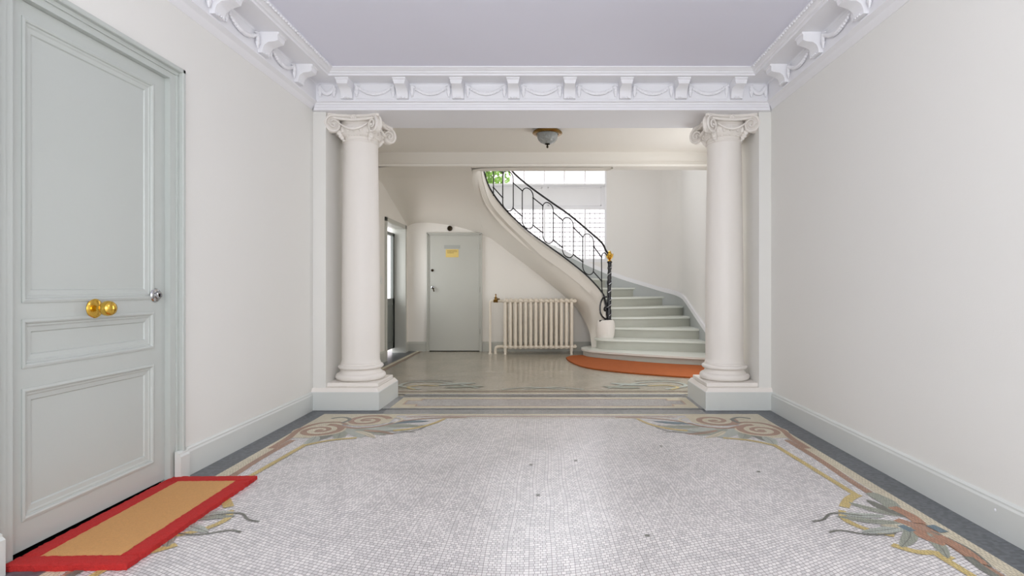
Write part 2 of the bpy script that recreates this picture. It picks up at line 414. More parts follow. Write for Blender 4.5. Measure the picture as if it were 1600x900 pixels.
def side_strap(s, cx):
    def X(d): return cx - s * d
    ribbon([(X(.235), 3.64), (X(.21), 3.2), (X(.185), 2.74)], .034, YE_, smooth=False)
    ribbon([(X(.17), 2.76), (X(.25), 2.70), (X(.33), 2.60)], .045, YE_)
    # side ornament
    oy = 2.44; ox = .145
    ribbon([(X(.36), 2.56), (X(.40), 2.46), (X(.36), 2.36), (X(.28), 2.30)], .032, YE_)
    ribbon([(X(.34), 2.22), (X(.28), 2.16), (X(.21), 2.15), (X(.18), 2.10)], .038, YE_)
    ribbon([(X(.215), 2.14), (X(.185), 1.8), (X(.18), 1.2)], .034, YE_, smooth=False)
    for (d, y, a, l, w_, m_) in ((.13, 2.42, PI * .92, .30, .05, GRN), (.13, 2.42, PI * 1.1, .28, .06, PAL), (.15, 2.40, PI * 1.28, .26, .055, GRN),
                                 (.12, 2.50, PI * .75, .22, .05, GRN), (.10, 2.48, PI * .6, .22, .05, OLV), (.13, 2.36, PI * 1.42, .26, .05, GRN),
                                 (.10, 2.34, PI * 1.52, .30, .045, OLV), (.12, 2.40, PI * 1.0, .16, .03, CR), (.2, 2.5, PI * .95, .2, .05, PAL)):
        leaf(X(d), y, a if s > 0 else PI - a, l, w_, m_, OLV)
    ribbon([(X(.30), 2.50), (X(.42), 2.53), (X(.50), 2.46), (X(.56), 2.44)], .012, OLV)
    ribbon([(X(.26), 2.32), (X(.38), 2.31), (X(.48), 2.35), (X(.54), 2.33)], .012, OLV)
    ribbon([(X(.10), 2.78), (X(.085), 2.66), (X(.11), 2.56)], lambda t: .05 + .03 * math.sin(PI * t), GRN)
    ribbon([(X(.10), 2.60), (X(.08), 2.50), (X(.09), 2.42)], .055, ORG)
    ribbon([(X(.17), 2.46), (X(.13), 2.38), (X(.16), 2.30), (X(.12), 2.22)], .05, ORG)
    ribbon([(X(.15), 2.44), (X(.11), 2.34), (X(.10), 2.26)], .022, BRN)
    ribbon([(X(.06), 2.40), (X(.045), 2.33)], .045, BLU, smooth=False)
    ribbon([(X(.19), 2.40), (X(.175), 2.34)], .04, BLU, smooth=False)
    ribbon([(X(.10), 2.30), (X(.085), 2.18), (X(.10), 2.06)], .05, ORG)
    ribbon([(X(.11), 2.12), (X(.12), 2.0), (X(.10), 1.88)], .035, OLV)
side_strap(1, IXR); side_strap(-1, IXL)
# --- threshold band between the column plinths
quad(-1.44, 1.345, 4.70, 5.24, MD)
quad(-1.40, 1.345, 5.27, 5.345, MD); quad(-2.2, 2.2, 5.37, 5.42, CR); quad(-2.2, 2.2, 5.345, 5.37, MD)
x0, x1, y0, y1 = -1.375, 1.315, 4.735, 5.185
def frame(x0, x1, y0, y1, t, mi):
    quad(x0, x1, y0, y0 + t, mi); quad(x0, x1, y1 - t, y1, mi); quad(x0, x0 + t, y0, y1, mi); quad(x1 - t, x1, y0, y1, mi)
quad(x0, x1, y0, y1, CR)
quad(x0 + .07, x1 - .07, y0 + .06, y1 - .06, BRN)
quad(x0 + .085, x1 - .085, y0 + .075, y1 - .075, SPK)
for cx_ in (x0 + .07, x1 - .07):
    for cy_ in (y0 + .06, y1 - .06):
        dx = .14 if cx_ < 0 else -.14; dy = .09 if cy_ < 4.95 else -.09
        quad(min(cx_, cx_ + dx), max(cx_, cx_ + dx), min(cy_, cy_ + dy), max(cy_, cy_ + dy), BRN)
        quad(min(cx_, cx_ + dx * .9), max(cx_, cx_ + dx * .9), min(cy_, cy_ + dy * .82), max(cy_, cy_ + dy * .82), CR)
# --- back hall border
quad(BL - .3, -2.17, 5.2, YW, DK); quad(-2.17, -2.11, 5.42, YW, CR); quad(-2.09, -2.07, 5.46, YW, BRN)
quad(-2.05, 2.1, 5.47, 5.49, BRN); quad(-1.2, 2.1, 5.54, 5.565, CR)
for s in (-1, 1):
    def X(d): return s * (1.62 - d) - .05
    ribbon([(X(.35), 5.62), (X(.1), 5.80), (X(.15), 6.02), (X(.4), 6.06), (X(.7), 5.9), (X(.95), 5.66)], lambda t: .05 - .02 * t, PAL)
    ribbon([(X(.3), 5.6), (X(.2), 5.72), (X(.3), 5.84), (X(.5), 5.80)], .03, YE_)
    ribbon([(X(.1), 6.1), (X(.3), 6.16), (X(.6), 6.10)], .02, OLV)
    ribbon([(X(1.2), 5.60), (X(1.5), 5.72), (X(1.85), 5.60)], .03, PAL)
    leaf(X(.5), 5.85, .3 if s < 0 else PI - .3, .4, .12, PAL, OLV); leaf(X(.6), 5.7, .2 if s < 0 else PI - .2, .4, .1, GRN, OLV)
# small dark chipped spots on the field
for (px, py) in ((.17, 3.30), (-.1, 3.22), (.42, 2.3), (-.05, 2.75), (1.2, 3.1), (.75, 3.6)):
    n = 8; lay[0] += .00002
    fl.add([(px + .012 * math.cos(2 * PI * k / n), py + .009 * math.sin(2 * PI * k / n), lay[0]) for k in range(n)], [tuple(range(n))], OLV)
o = struct(fl.build('floor', FM, smooth=0, recalc=False))

# ------------------------------------------------------------------ room shell
def sbox(name, x0, x1, y0, y1, z0, z1, m):
    return struct(MB().box(x0, x1, y0, y1, z0, z1).build(name, m, smooth=0))
TH = .32
# left wall with the doorway (clear opening between architraves)
DY0, DY1, DZ = 1.99, 2.998, 2.235
b = MB(); b.box(XL - TH, XL, -1.75, DY0, 0, ZC); b.box(XL - TH, XL, DY1, YP, 0, ZC); b.box(XL - TH, XL, DY0, DY1, DZ, ZC)
struct(b.build('wall_left', M_wall, smooth=0))
sbox('wall_right', XR, XR + TH, -1.75, YP, 0, ZC, M_wall)
sbox('ceiling', XL - TH, XR + TH, -1.75, YP, ZC, ZC + .1, M_ceil)
# street end behind the camera: wall with a wide glazed doorway added for light
b = MB(); b.box(XL - TH, -1.55, -1.9, -1.75, 0, ZC); b.box(1.5, XR + TH, -1.9, -1.75, 0, ZC); b.box(-1.55, 1.5, -1.9, -1.75, 2.75, ZC)
struct(b.build('wall_front', M_wall, smooth=0))
g = MB()
for xx in (-1.55, -.79, -.06, .68, 1.44): g.box(xx, xx + .06, -1.86, -1.80, 0, 2.75)
for zz in (0, .75, 2.1, 2.69): g.box(-1.55, 1.5, -1.86, -1.80, zz, zz + .06)
g.box(-1.5, 1.45, -1.84, -1.82, .05, .78)
d3 = struct(g.build('added_door_3', M_grey, smooth=0))
MB().box(-1.5, 1.45, -1.835, -1.825, .8, 2.7).build('glazing', M_frost, d3, smooth=0)

# pilaster walls either side of the opening
b = MB(); b.box(BL - TH, XIL, YP, YE, 0, 2.7); struct(b.build('wall_pilaster_left', M_wall, smooth=0))
b = MB(); b.box(XIR, BR + TH, YP, YE, 0, 2.7); struct(b.build('wall_pilaster_right', M_wall, smooth=0))
# architrave over the columns
sbox('wall_lintel', BL - TH, BR + TH, YP, YE, 2.561, ZC + .1, M_trim)

# middle and back hall
b = MB()
LY0, LY1, LZ = 7.76, 8.76, 2.0
b.box(BL - .20, BL, YE, LY0, 0, ZT); b.box(BL - .20, BL, LY1, YS + .2, 0, ZT); b.box(BL - .20, BL, LY0, LY1, LZ, ZT)
struct(b.build('wall_left_back_hall', M_wallb, smooth=0))
sbox('ceiling_middle_hall', BL, BR, YE, YB, ZB, ZB + .1, M_wallb)
# right wall rounding into the stair window wall
pts = [(BR, YE)]
for k in range(0, 9):
    a = k / 8 * PI / 2; pts.append((BR - .3 + .3 * math.cos(a), YS - .3 + .3 * math.sin(a)))
ring = pts + [(BR - .3, YS + .25), (BR + .3, YS + .25), (BR + .3, YE)]
struct(MB().poly_prism(ring, 0, ZT).build('wall_right_back_hall', M_walls))
# stair window wall
WX0, WX1 = -1.16, 1.03
b = MB(); b.box(BL, WX0, YS, YS + .25, 0, ZT); b.box(WX1, BR - .29, YS, YS + .25, 0, ZT)
b.box(WX0, WX1, YS, YS + .25, 0, 1.50); b.box(WX0, WX1, YS, YS + .25, 3.62, ZT)
struct(b.build('wall_stair_window', M_walls, smooth=0))
sbox('ceiling_stairwell', BL - .3, BR + .3, YB, YS + .25, ZT, ZT + .1, M_walls)

# ------------------------------------------------------------------ stair window
wf = MB()
mulls = [-1.11, -.775, -.4185, -.059, .292, .657]
wf.box(WX0, -1.11, YS + .02, YS + .10, 1.50, 3.62); wf.box(1.0, WX1, YS - .005, YS + .12, 1.50, 3.62)
wf.box(WX0, WX1, YS + .02, YS + .10, 1.50, 1.56); wf.box(WX0, WX1, YS + .02, YS + .10, 3.56, 3.62)
wf.box(WX0, WX1, YS + .02, YS + .10, 2.44, 2.875)
# raised mouldings of the panelled band
for (xa, xb) in ((-1.05, -.1), (.0, .94)):
    for (za, zb, xx0, xx1) in ((2.49, 2.505, xa, xb), (2.80, 2.815, xa, xb), (2.49, 2.815, xa, xa + .015), (2.49, 2.815, xb - .015, xb)):
        wf.box(xx0, xx1, YS + .008, YS + .02, za, zb)
wf.box(WX0, WX1, YS - .01, YS + .02, 2.845, 2.875); wf.box(WX0, WX1, YS - .01, YS + .02, 2.42, 2.45)
for i, x in enumerate(mulls[1:]):
    wf.box(x - .012, x + .012, YS + .03, YS + .07, 2.875, 3.56)
for x in (mulls[1], mulls[3], mulls[5]): wf.box(x - .012, x + .012, YS + .03, YS + .08, 1.56, 2.44)
win = struct(wf.build('window_1', M_trim, smooth=0))
MB().box(-1.11, 1.0, YS + .052, YS + .056, 2.875, 3.56).build('upper_pane', M_glass, win, smooth=0)
MB().box(-1.11, 1.0, YS + .052, YS + .056, 1.56, 2.44).build('lower_pane', M_frost, win, smooth=0)
gr = MB()
z = 1.62
while z < 2.44: gr.box(-1.11, 1.0, YS + .060, YS + .064, z - .007, z + .007); z += .082
x = -1.02
while x < 1.0: gr.box(x - .005, x + .005, YS + .060, YS + .064, 1.56, 2.44); x += .088
gr.build('leading', mat('pale_lead_cames', (168, 162, 164), .5), win, smooth=0)

# courtyard seen through the window
b = MB(); b.box(-7, 8, 17.0, 17.4, -1, 5.2); b.box(-7, 8, 16.9, 17.0, 2.6, 2.75)

cy = b.build('courtyard_building', [M_facade, M_greydk], smooth=0)
tag(cy, 'pale rendered building across the courtyard, bleached out behind the stair window', 'building')
sh = MB(); rr = random.Random(3)
for k in range(2600):
    a = rr.uniform(0, 2 * PI); r_ = rr.random() ** .4
    ph = rr.uniform(-1, 1)
    c = Vector((-1.42 + .62 * r_ * math.cos(a) * math.sqrt(1 - ph * ph), 11.6 + .5 * r_ * math.sin(a) * math.sqrt(1 - ph * ph), 3.35 + .85 * r_ * ph))
    d = Vector((rr.uniform(-1, 1), rr.uniform(-1, 1), rr.uniform(-1, 1))).normalized() * .06
    e = d.cross(Vector((rr.uniform(-1, 1), rr.uniform(-1, 1), rr.uniform(-1, 1)))).normalized() * .022
    sh.add([c - d, c + e, c + d, c - e], [(0, 1, 2, 3)])
bush = thing('courtyard_shrub', 'green leafy shrub outside, seen through the top row of window panes', 'shrub', (-1.42, 11.6, 0))
local(sh.build('foliage', M_leaf, bush, smooth=0, recalc=False), (-1.42, 11.6, 0))
tr = MB().tube([(-1.42, 11.6, 0), (-1.40, 11.58, 1.4), (-1.45, 11.62, 2.9)], [.06, .05, .03])
for k in range(6):
    a = k * 1.05; tr.tube([(-1.43, 11.6, 2.2 + .1 * k), (-1.43 + .4 * math.cos(a), 11.6 + .3 * math.sin(a), 3.0 + .15 * k)], [.025, .008], 6)
local(tr.build('trunk', mat('bark', (92, 74, 56), .9), bush), (-1.42, 11.6, 0))

# ------------------------------------------------------------------ entablature and cornices
# profile in (offset from the wall, z)
def corn_prof(zb, first):
    p = list(first)
    p += [(.060, 2.636), (.060, 2.768), (.072, 2.776), (.235, 2.776), (.238, 2.790), (.252, 2.793), (.255, 2.803), (.262, 2.806), (.278, 2.820), (.287, 2.822), (.287, ZC), (-.02, ZC)]
    return p
pf_front = corn_prof(2.561, [(-.02, 2.561), (.030, 2.561), (.030, 2.583), (.037, 2.585), (.037, 2.603), (.045, 2.605), (.050, 2.618), (.070, 2.622), (.070, 2.632)])
pf_side = corn_prof(2.60, [(-.02, 2.575), (.004, 2.575), (.022, 2.590), (.036, 2.606), (.050, 2.612), (.070, 2.620), (.070, 2.632)])
YF = 4.66
def mitred(prof, ends, name):
    """ends: two functions giving the start and end point for an offset"""
    n = len(prof); vs = [(*ends[0](o), z) for o, z in prof] + [(*ends[1](o), z) for o, z in prof]
    fs = [(j, (j + 1) % n, n + (j + 1) % n, n + j) for j in range(n)] + [tuple(range(n))[::-1], tuple(range(n, 2 * n))]
    return struct(MB().add(vs, fs).build(name, M_trim, smooth=25))
ent = mitred(pf_front, (lambda o: (XL + max(o, 0), YF - o), lambda o: (XR - max(o, 0), YF - o)), 'trim_1')
cl = mitred(pf_side, (lambda o: (XL + o, -1.74), lambda o: (XL + o, YF - o)), 'trim_2')
cr = mitred(pf_side, (lambda o: (XR - o, YF - o), lambda o: (XR - o, -1.74)), 'trim_3')
# bead row along the top edge of the side cornices
for par, xx in ((cl, XL + .284), (cr, XR - .284)):
    bd = MB(); y = -.2
    while y < 4.34:
        bd.sphere((xx, y, 2.818), .011, 8, sc=(1, 1.3, 1)); y += .034
    bd.build('bead_row', M_trim, par)
# bracket: local frame, wall plane at y=0, projecting to -y, centred on x=0
def bracket_mesh():
    w0 = .056; w1 = .040
    prof = [(-.058, 2.776), (-.205, 2.776), (-.205, 2.765), (-.195, 2.760), (-.192, 2.728), (-.170, 2.720), (-.130, 2.712), (-.105, 2.695), (-.094, 2.672), (-.090, 2.650), (-.092, 2.640), (-.058, 2.640)]
    n = len(prof); vs = []
    for sx in (-1, 1):
        for (y, z) in prof:
            t = min(1, max(0, (2.776 - z) / .055)); vs.append((sx * (w0 + (w1 - w0) * t if z > 2.715 else w1 + .008), y, z))
    m = MB(); m.add(vs, [tuple(range(n)), tuple(range(n, 2 * n))[::-1]] + [(j, (j + 1) % n, n + (j + 1) % n, n + j) for j in range(n)])
    for k in (-1, 0, 1): m.sphere((k * .020, -.098, 2.646), .0075, 8)
    return m
def garland_mesh(span, depth=-.072):
    m = MB(); h = span / 2 - .055; n = 17
    for i in range(n):
        t = -1 + 2 * i / (n - 1); x = t * h * .78; z = 2.735 - .052 * (1 - t * t)
        r_ = .011 + .007 * (1 - t * t)
        m.sphere((x, depth - .006, z), r_, 8, sc=(1.1, .8, 1))
    for s in (-1, 1):
        for k, r_ in enumerate((.015, .018, .015, .018, .013, .009)):
            m.sphere((s * h * .86, depth - .005, 2.738 - k * .015), r_, 8, sc=(1, .8, 1))
        m.tube([(s * h * .70, depth - .004, 2.75), (s * h * .86, depth - .006, 2.758), (s * h * .98, depth - .004, 2.745)], [.004, .008, .003], 6)
    return m
proto = {}
def place(kind, mesh_f, parent, loc, rz):
    key = kind
    if key not in proto:
        o = mesh_f().build(kind.split('|')[0], M_trim, parent); proto[key] = o
    else:
        o = proto[key].copy(); C.objects.link(o); o.parent = parent
    o.location = loc; o.rotation_euler = (0, 0, rz); return o
sp = .4686
for k in range(8):
    place('bracket', bracket_mesh, ent, (-1.692 + sp * k, YF, 0), 0)
for k in range(7):
    place('garland', lambda: garland_mesh(sp), ent, (-1.692 + sp * (k + .5), YF, 0), 0)
place('garland|c', lambda: garland_mesh(.25), ent, (-1.86, YF, 0), 0); place('garland|c', None, ent, (1.775, YF, 0), 0)
ys = [4.20 - .525 * k for k in range(8)]
for i, y in enumerate(ys):
    place('bracket', None, cl, (XL, y + .05, 0), PI / 2); place('bracket', None, cr, (XR, y + .05, 0), -PI / 2)
    place('garland|s', lambda: garland_mesh(.525), cl, (XL, y - .21, 0), PI / 2); place('garland|s', None, cr, (XR, y - .21, 0), -PI / 2)
# panel strips on the frieze of the entablature
for k in range(7):
    x = -1.692 + sp * (k + .5); e = MB()
    e.bbox(x - .165, x + .165, YF - .066, YF - .059, 2.645, 2.762, .002)
    e.build('frieze_panel', M_trim, ent, smooth=0)

# beam across the back hall
b = MB(); pr = [(0, ZB + .1), (0, 2.675), (.012, 2.672), (.012, 2.655), (.022, 2.648), (.022, 2.628), (.014, 2.617), (-.22, 2.617), (-.22, ZB + .1)]
b.sweep(pr, (BL, YB), (BR, YB), (0, -1)); 
struct(b.build('trim_4', M_wallb, smooth=20))
sbox('wall_above_beam', BL, BR, YB + .02, YB + .2, ZB, ZT, M_wallb)
b = MB(); b.poly_prism([(2.30, YB + .01), (2.24, YB + .01), (2.225, YB + .06), (2.225, YB + .2), (2.30, YB + .2)], 2.50, 2.617)
struct(b.build('trim_5', M_wallb))

# ------------------------------------------------------------------ columns
def volute(m, c, ang, hand, r=.068, th=.020):
    """spiral scroll standing in a vertical plane; ang = heading of its outward normal"""
    nx, ny = math.cos(ang), math.sin(ang); tx, ty = -ny, nx
    def P(u, w_, v): return (c[0] + tx * u + nx * w_, c[1] + ty * u + ny * w_, c[2] + v)
    n = 24
    vs = [P(r * .93 * math.cos(2 * PI * k / n), w_, r * .93 * math.sin(2 * PI * k / n)) for w_ in (-th, th * .1) for k in range(n)]
    m.add(vs, [tuple(range(n))[::-1], tuple(range(n, 2 * n))] + [(k, (k + 1) % n, n + (k + 1) % n, n + k) for k in range(n)])
    pts = []; rs = []
    for i in range(66):
        t = i / 65; rr_ = r * (1 - t) ** 1.0 * .95 + .006; a = PI / 2 - hand * 2 * PI * 1.9 * t
        pts.append(P(rr_ * math.cos(a), th * (.45 + .5 * t), rr_ * math.sin(a))); rs.append(.0125 - .005 * t)
    m.tube(pts, rs, 6)
    m.sphere(P(0, th * .9, 0), .009, 8)
def make_column(cx, cy, label, x_in, x_wall):
    loc = (cx, cy, 0)
    root = thing('column', label, 'column', loc, 'ionic columns flanking the passage')
    # painted plinth running back to the wall
    p = MB(); xa, xb = min(x_in, x_wall), max(x_in, x_wall)
    p.bbox(xa, xb, 4.636, 5.235, 0, .160, .004)
    local(p.build('plinth', M_grey2, root, smooth=0), loc)
    q = MB(); s_in = 1 if x_in > cx else -1
    def slab(i): 
        a = x_in - s_in * i
        return (min(a, x_wall), max(a, x_wall), 4.636 + i, 5.235 - i)
    A, B = slab(.004), slab(.026)
    q.add([(A[0], A[2], .160), (A[1], A[2], .160), (A[1], A[3], .160), (A[0], A[3], .160), (B[0], B[2], .190), (B[1], B[2], .190), (B[1], B[3], .190), (B[0], B[3], .190)],
          [(0, 3, 2, 1), (4, 5, 6, 7), (0, 1, 5, 4), (1, 2, 6, 5), (2, 3, 7, 6), (3, 0, 4, 7)])
    q.bbox(cx - .226, cx + .226, cy - .226, cy + .226, .190, .226, .005)
    pr = [(.205, .226)]
    for k in range(9): a = -PI / 2 + PI * k / 8; pr.append((.188 + .030 * math.cos(a), .258 + .030 * math.sin(a)))
    pr += [(.186, .292), (.176, .300), (.172, .312), (.174, .322), (.186, .326)]
    for k in range(7): a = -PI / 2 + PI * k / 6; pr.append((.180 + .018 * math.cos(a), .344 + .017 * math.sin(a)))
    pr += [(.174, .363), (.174, .374), (.166, .380), (.10, .380)]
    q.lathe(pr, (cx, cy, 0), 56)
    local(q.build('base', M_stone, root), loc)
    s = MB(); pr = [(.10, .376), (.172, .378), (.166, .392), (.164, .42)]
    for k in range(1, 21):
        t = k / 20; pr.append((.164 + .003 * math.sin(PI * min(1, t * 1.25)) - .016 * t ** 1.6, .42 + (2.345 - .42) * t))
    pr += [(.10, 2.346)]
    s.lathe(pr, (cx, cy, 0), 64); local(s.build('shaft', M_stone, root), loc)
    # capital
    c = MB()
    c.lathe([(.10, 2.340), (.150, 2.342), (.158, 2.350), (.158, 2.358), (.150, 2.364), (.150, 2.385), (.170, 2.400), (.190, 2.425), (.196, 2.455), (.190, 2.48), (.178, 2.495), (.178, 2.522), (.12, 2.523)], (cx, cy, 0), 48)
    # eggs around the echinus
    for k in range(20):
        a = 2 * PI * k / 20; c.sphere((cx + .188 * math.cos(a), cy + .188 * math.sin(a), 2.440), .022, 10, sc=(.8, .8, 1.35))
    for k in range(40):
        a = 2 * PI * k / 40; c.sphere((cx + .158 * math.cos(a), cy + .158 * math.sin(a), 2.394), .009, 8)
    # concave abacus
    for (z0, z1, e) in ((2.520, 2.541, .0), (2.541, 2.561, .012)):
        pts = []
        h = .218 + e
        for sd in range(4):
            R = Matrix.Rotation(sd * PI / 2, 2)
            for k in range(13):
                t = -1 + 2 * k / 12; v = R @ Vector((t * (h - .02), -h + .045 * (1 - t * t) * 1.0))
                pts.append((cx + v.x, cy + v.y))
        c.poly_prism(pts, z0, z1)
    for sd in range(4):
        a0 = -PI / 2 + sd * PI / 2
        R = Matrix.Rotation(sd * PI / 2, 2)
        for hd in (-1, 1):
            v = R @ Vector((hd * .186, -.186)); an = a0 - hd * math.radians(40)
            volute(c, (cx + v.x + .014 * math.cos(an), cy + v.y + .014 * math.sin(an), 2.470), an, hd, .074, .022)
        # channel between the volutes, dipping in the middle
        path = []
        for k in range(13):
            t = -1 + 2 * k / 12; v = R @ Vector((t * .17, -.205 + .0 * t)); path.append((cx + v.x, cy + v.y, 2.512 + .018 * t * t))
        c.tube(path, .012, 8)
        path = []
        for k in range(13):
            t = -1 + 2 * k / 12; v = R @ Vector((t * .12, -.212 + .01 * t * t)); path.append((cx + v.x, cy + v.y, 2.482 - .05 * (1 - t * t)))
        c.tube(path, [.005 + .008 * math.sin(PI * k / 12) for k in range(13)], 8)
        # rosette in the middle of the abacus
        v = R @ Vector((0, -.198))
        for q_ in range(7):
            aa = q_ * 2 * PI / 6; rr_ = .018 if q_ < 6 else 0; dv = R @ Vector((rr_ * math.cos(aa), 0))
            c.sphere((cx + v.x + dv.x, cy + v.y + dv.y, 2.532 + rr_ * math.sin(aa)), .013, 8)
        # husk hanging under the corner scroll
        v = R @ Vector((.15, -.15))
        for q_, (k_, rr_, zz) in enumerate(((1.0, .026, 2.415), (.93, .024, 2.392), (.86, .020, 2.372), (.80, .013, 2.355))):
            c.sphere((cx + v.x * k_ * .95, cy + v.y * k_ * .95, zz), rr_, 10)
        # leaf up the corner
        v = R @ Vector((.196, -.196))
        c.tube([(cx + v.x * .92, cy + v.y * .92, 2.44), (cx + v.x * 1.06, cy + v.y * 1.06, 2.48), (cx + v.x * 1.05, cy + v.y * 1.05, 2.52)], [.014, .024, .012], 8)
        for q_ in range(4): c.sphere((cx + v.x * 1.05, cy + v.y * 1.05, 2.455 + q_ * .02), .014, 8)
    local(c.build('capital', M_stone, root), loc)
    return root
make_column(-1.695, 4.935, 'cream ionic column beside the wall with the panelled grey door', -1.44, XL)
make_column(1.60, 4.935, 'cream ionic column at the foot of the staircase, plinth against the blank wall', 1.345, XR)

# ------------------------------------------------------------------ baseboards
bp = [(0, 0), (.018, 0), (.018, .132), (.013, .142), (.013, .150), (.006, .158), (0, .160)]
def base(name, p0, p1, d, m=None, h=1.0):
    b = MB(); b.sweep([(o, z * h) for o, z in bp], p0, p1, d); return struct(b.build(name, m or M_grey2, smooth=0))
base('baseboard_left', (XL, 3.0), (XL, 4.64), (1, 0))
b = MB(); b.sweep([(o * 1.9, z) for o, z in bp], (XL, 2.945), (XL, 3.02), (1, 0)); struct(b.build('baseboard_left_block', M_grey2, smooth=0))
base('baseboard_left_front', (XL, -1.7), (XL, 1.985), (1, 0))
b = MB(); b.sweep([(o * 2.3, z) for o, z in bp], (XL, 1.5), (XL, 1.985), (1, 0)); struct(b.build('baseboard_left_front_block', M_grey2, smooth=0))
bRr = base('baseboard_right', (XR, -1.7), (XR, 4.64), (-1, 0))
# paint chips on the right baseboard
for (u, v, r_) in ((1555, 797, .006), (1561, 832, .003), (1560, 840, .003)):
    Y = 1.902 * F / (u - VX); zz = CZ + (VY - v) * Y / F
    MB().sphere((XR - .018, Y, zz), r_, 8, sc=(.3, 1, 1.2)).build('paint_chip', M_trim, bRr)
base('baseboard_back', (BL, YW), (-2.0, YW), (0, -1), M_bgrey)
base('baseboard_back_radiator', (-1.075, YW), (.75, YW), (0, -1), M_bgrey)
base('baseboard_left_back', (BL, YE), (BL, 7.70), (1, 0), M_bgrey)
base('baseboard_left_back_corner', (BL, 8.83), (BL, YW), (1, 0), M_bgrey)

# ------------------------------------------------------------------ door 1: the panelled entrance door at the left
LXf = -2.06      # face of the leaf
fr = MB()
XF = -2.030
fr.box(-2.2, XF, 1.99, 2.064, 0, 2.177); fr.box(-2.2, XF, 2.925, 3.0, 0, 2.177); fr.box(-2.2, XF, 1.99, 3.0, 2.177, 2.235)
fr.box(-2.2, XF + .008, 1.985, 2.030, 0, 2.21); fr.box(-2.2, XF + .008, 2.968, 3.0, 0, 2.21); fr.box(-2.2, XF + .008, 1.985, 3.0, 2.207, 2.235)
fr.bbox(-2.2, -2.000, 1.965, 1.988, 0, 2.250, .004); fr.bbox(-2.2, -2.000, 2.984, 3.008, 0, 2.250, .004); fr.bbox(-2.2, -2.000, 1.965, 3.008, 2.226, 2.250, .004)
d1 = struct(fr.build('door_1', M_grey, smooth=0))
# leaf with three sunk panels
lf = MB(); y0, y1, z0, z1 = 2.058, 2.924, .020, 2.176
T = .045
lf.box(LXf - T, LXf - .016, y0, y1, z0, z1)
panels = [(2.134, 2.838, .996, 2.110), (2.134, 2.838, .738, .919), (2.134, 2.838, .138, .646)]
zs = [z0] + [v for p in sorted(panels, key=lambda p: p[2]) for v in (p[2], p[3])] + [z1]
for i in range(0, len(zs), 2): lf.box(LXf - .016, LXf, y0, y1, zs[i], zs[i + 1])
for p in panels:
    lf.box(LXf - .016, LXf, y0, p[0], p[2], p[3]); lf.box(LXf - .016, LXf, p[1], y1, p[2], p[3])
leafo = lf.build('door_leaf', M_grey, d1, smooth=0)
def panel_mould(p, name):
    m = MB(); ya, yb, za, zb = p
    prof = [(-.006, .0), (-.006, .004), (.004, .006), (.010, .003), (.013, -.004), (.020, -.004), (.026, -.008), (.044, -.010), (.048, -.016), (-.0, -.016)]
    n = len(prof); rings = []
    for (cy_, cz_, sy, sz) in ((ya, za, 1, 1), (yb, za, -1, 1), (yb, zb, -1, -1), (ya, zb, 1, -1)):
        rings.append([(LXf + h, cy_ + sy * o, cz_ + sz * o) for o, h in prof])
    vs = [v for r_ in rings for v in r_]
    fs = [(i * n + j, i * n + (j + 1) % n, ((i + 1) % 4) * n + (j + 1) % n, ((i + 1) % 4) * n + j) for i in range(4) for j in range(n)]
    m.add(vs, fs)
    i = .095
    m.bbox(LXf - .016, LXf - .009, ya + i, yb - i, za + min(i, (zb - za) * .33), zb - min(i, (zb - za) * .33), .005) if False else None
    return m.build(name, M_grey, leafo, smooth=0)
for p in panels: panel_mould(p, 'panel_moulding')
Mx = Matrix.Rotation(PI / 2, 3, 'Y')
kb = MB(); kp = (LXf, 2.470, .956)
kb.lathe([(.044, 0), (.045, .004), (.041, .009), (.034, .012), (.022, .016), (.014, .020), (.012, .026), (.001, .026)], kp, 36, 0, Mx)
kr = kb.build('knob_rose', M_brass, d1); kr['label'] = 'polished brass round rose'
k2 = MB(); k2.lathe([(.012, .018), (.011, .034), (.014, .038), (.026, .042), (.033, .052), (.035, .064), (.033, .076), (.026, .086), (.014, .091), (.001, .092)], kp, 36, 0, Mx)
kk = k2.build('knob', M_brass, kr)
lk = MB(); lk.lathe([(.036, 0), (.037, .003), (.033, .009), (.024, .012), (.020, .013), (.020, .024), (.018, .026), (.010, .0262), (.009, .0235), (.001, .0235)], (LXf, 2.853, 1.0107), 32, 0, Mx)
lo = lk.build('lock_cylinder', M_chrome, d1); lo['label'] = 'chrome round lock cylinder'
MB().box(LXf + .022, LXf + .0265, 2.851, 2.855, 1.000, 1.020).build('keyhole', M_black, lo, smooth=0)
MB().box(LXf - .045, LXf - .02, 2.058, 2.924, -.01, .0195).box(LXf - .02, XF - .001, 2.066, 2.924, -.02, .003).build('threshold_shade', M_black, d1, smooth=0)  # black fill puts the darkness under the leaf into the colour

# ------------------------------------------------------------------ door mats
def fuzzy(m, x0, x1, y0, y1, z0, z1, mi=0, nx=24, ny=40, amp=.004, seed=1):
    rr = random.Random(seed); rows = []
    for j in range(ny + 1):
        row = []
        for i in range(nx + 1):
            x = x0 + (x1 - x0) * i / nx; y = y0 + (y1 - y0) * j / ny
            e = i in (0, nx) or j in (0, ny)
            row.append((x + (rr.uniform(-amp, amp) if e else 0), y + (rr.uniform(-amp, amp) if e else 0), z1 + rr.uniform(-amp * .4, amp * .4) - (.003 if e else 0)))
        rows.append(row)
    m.grid(rows, mi)
    edge = rows[0][:] + [r_[-1] for r_ in rows[1:]] + rows[-1][-2::-1] + [r_[0] for r_ in rows[-2:0:-1]]
    n = len(edge); m.add(list(edge) + [(p[0], p[1], z0) for p in edge], [(k, (k + 1) % n, n + (k + 1) % n, n + k) for k in range(n)], mi)
loc = (-1.803, 2.49, .013)
mt = thing('doormat', 'rectangular coir doormat with red border in front of the panelled grey door', 'doormat', loc)
m = MB(); Wd, Ln, bw = .226, .478, .075
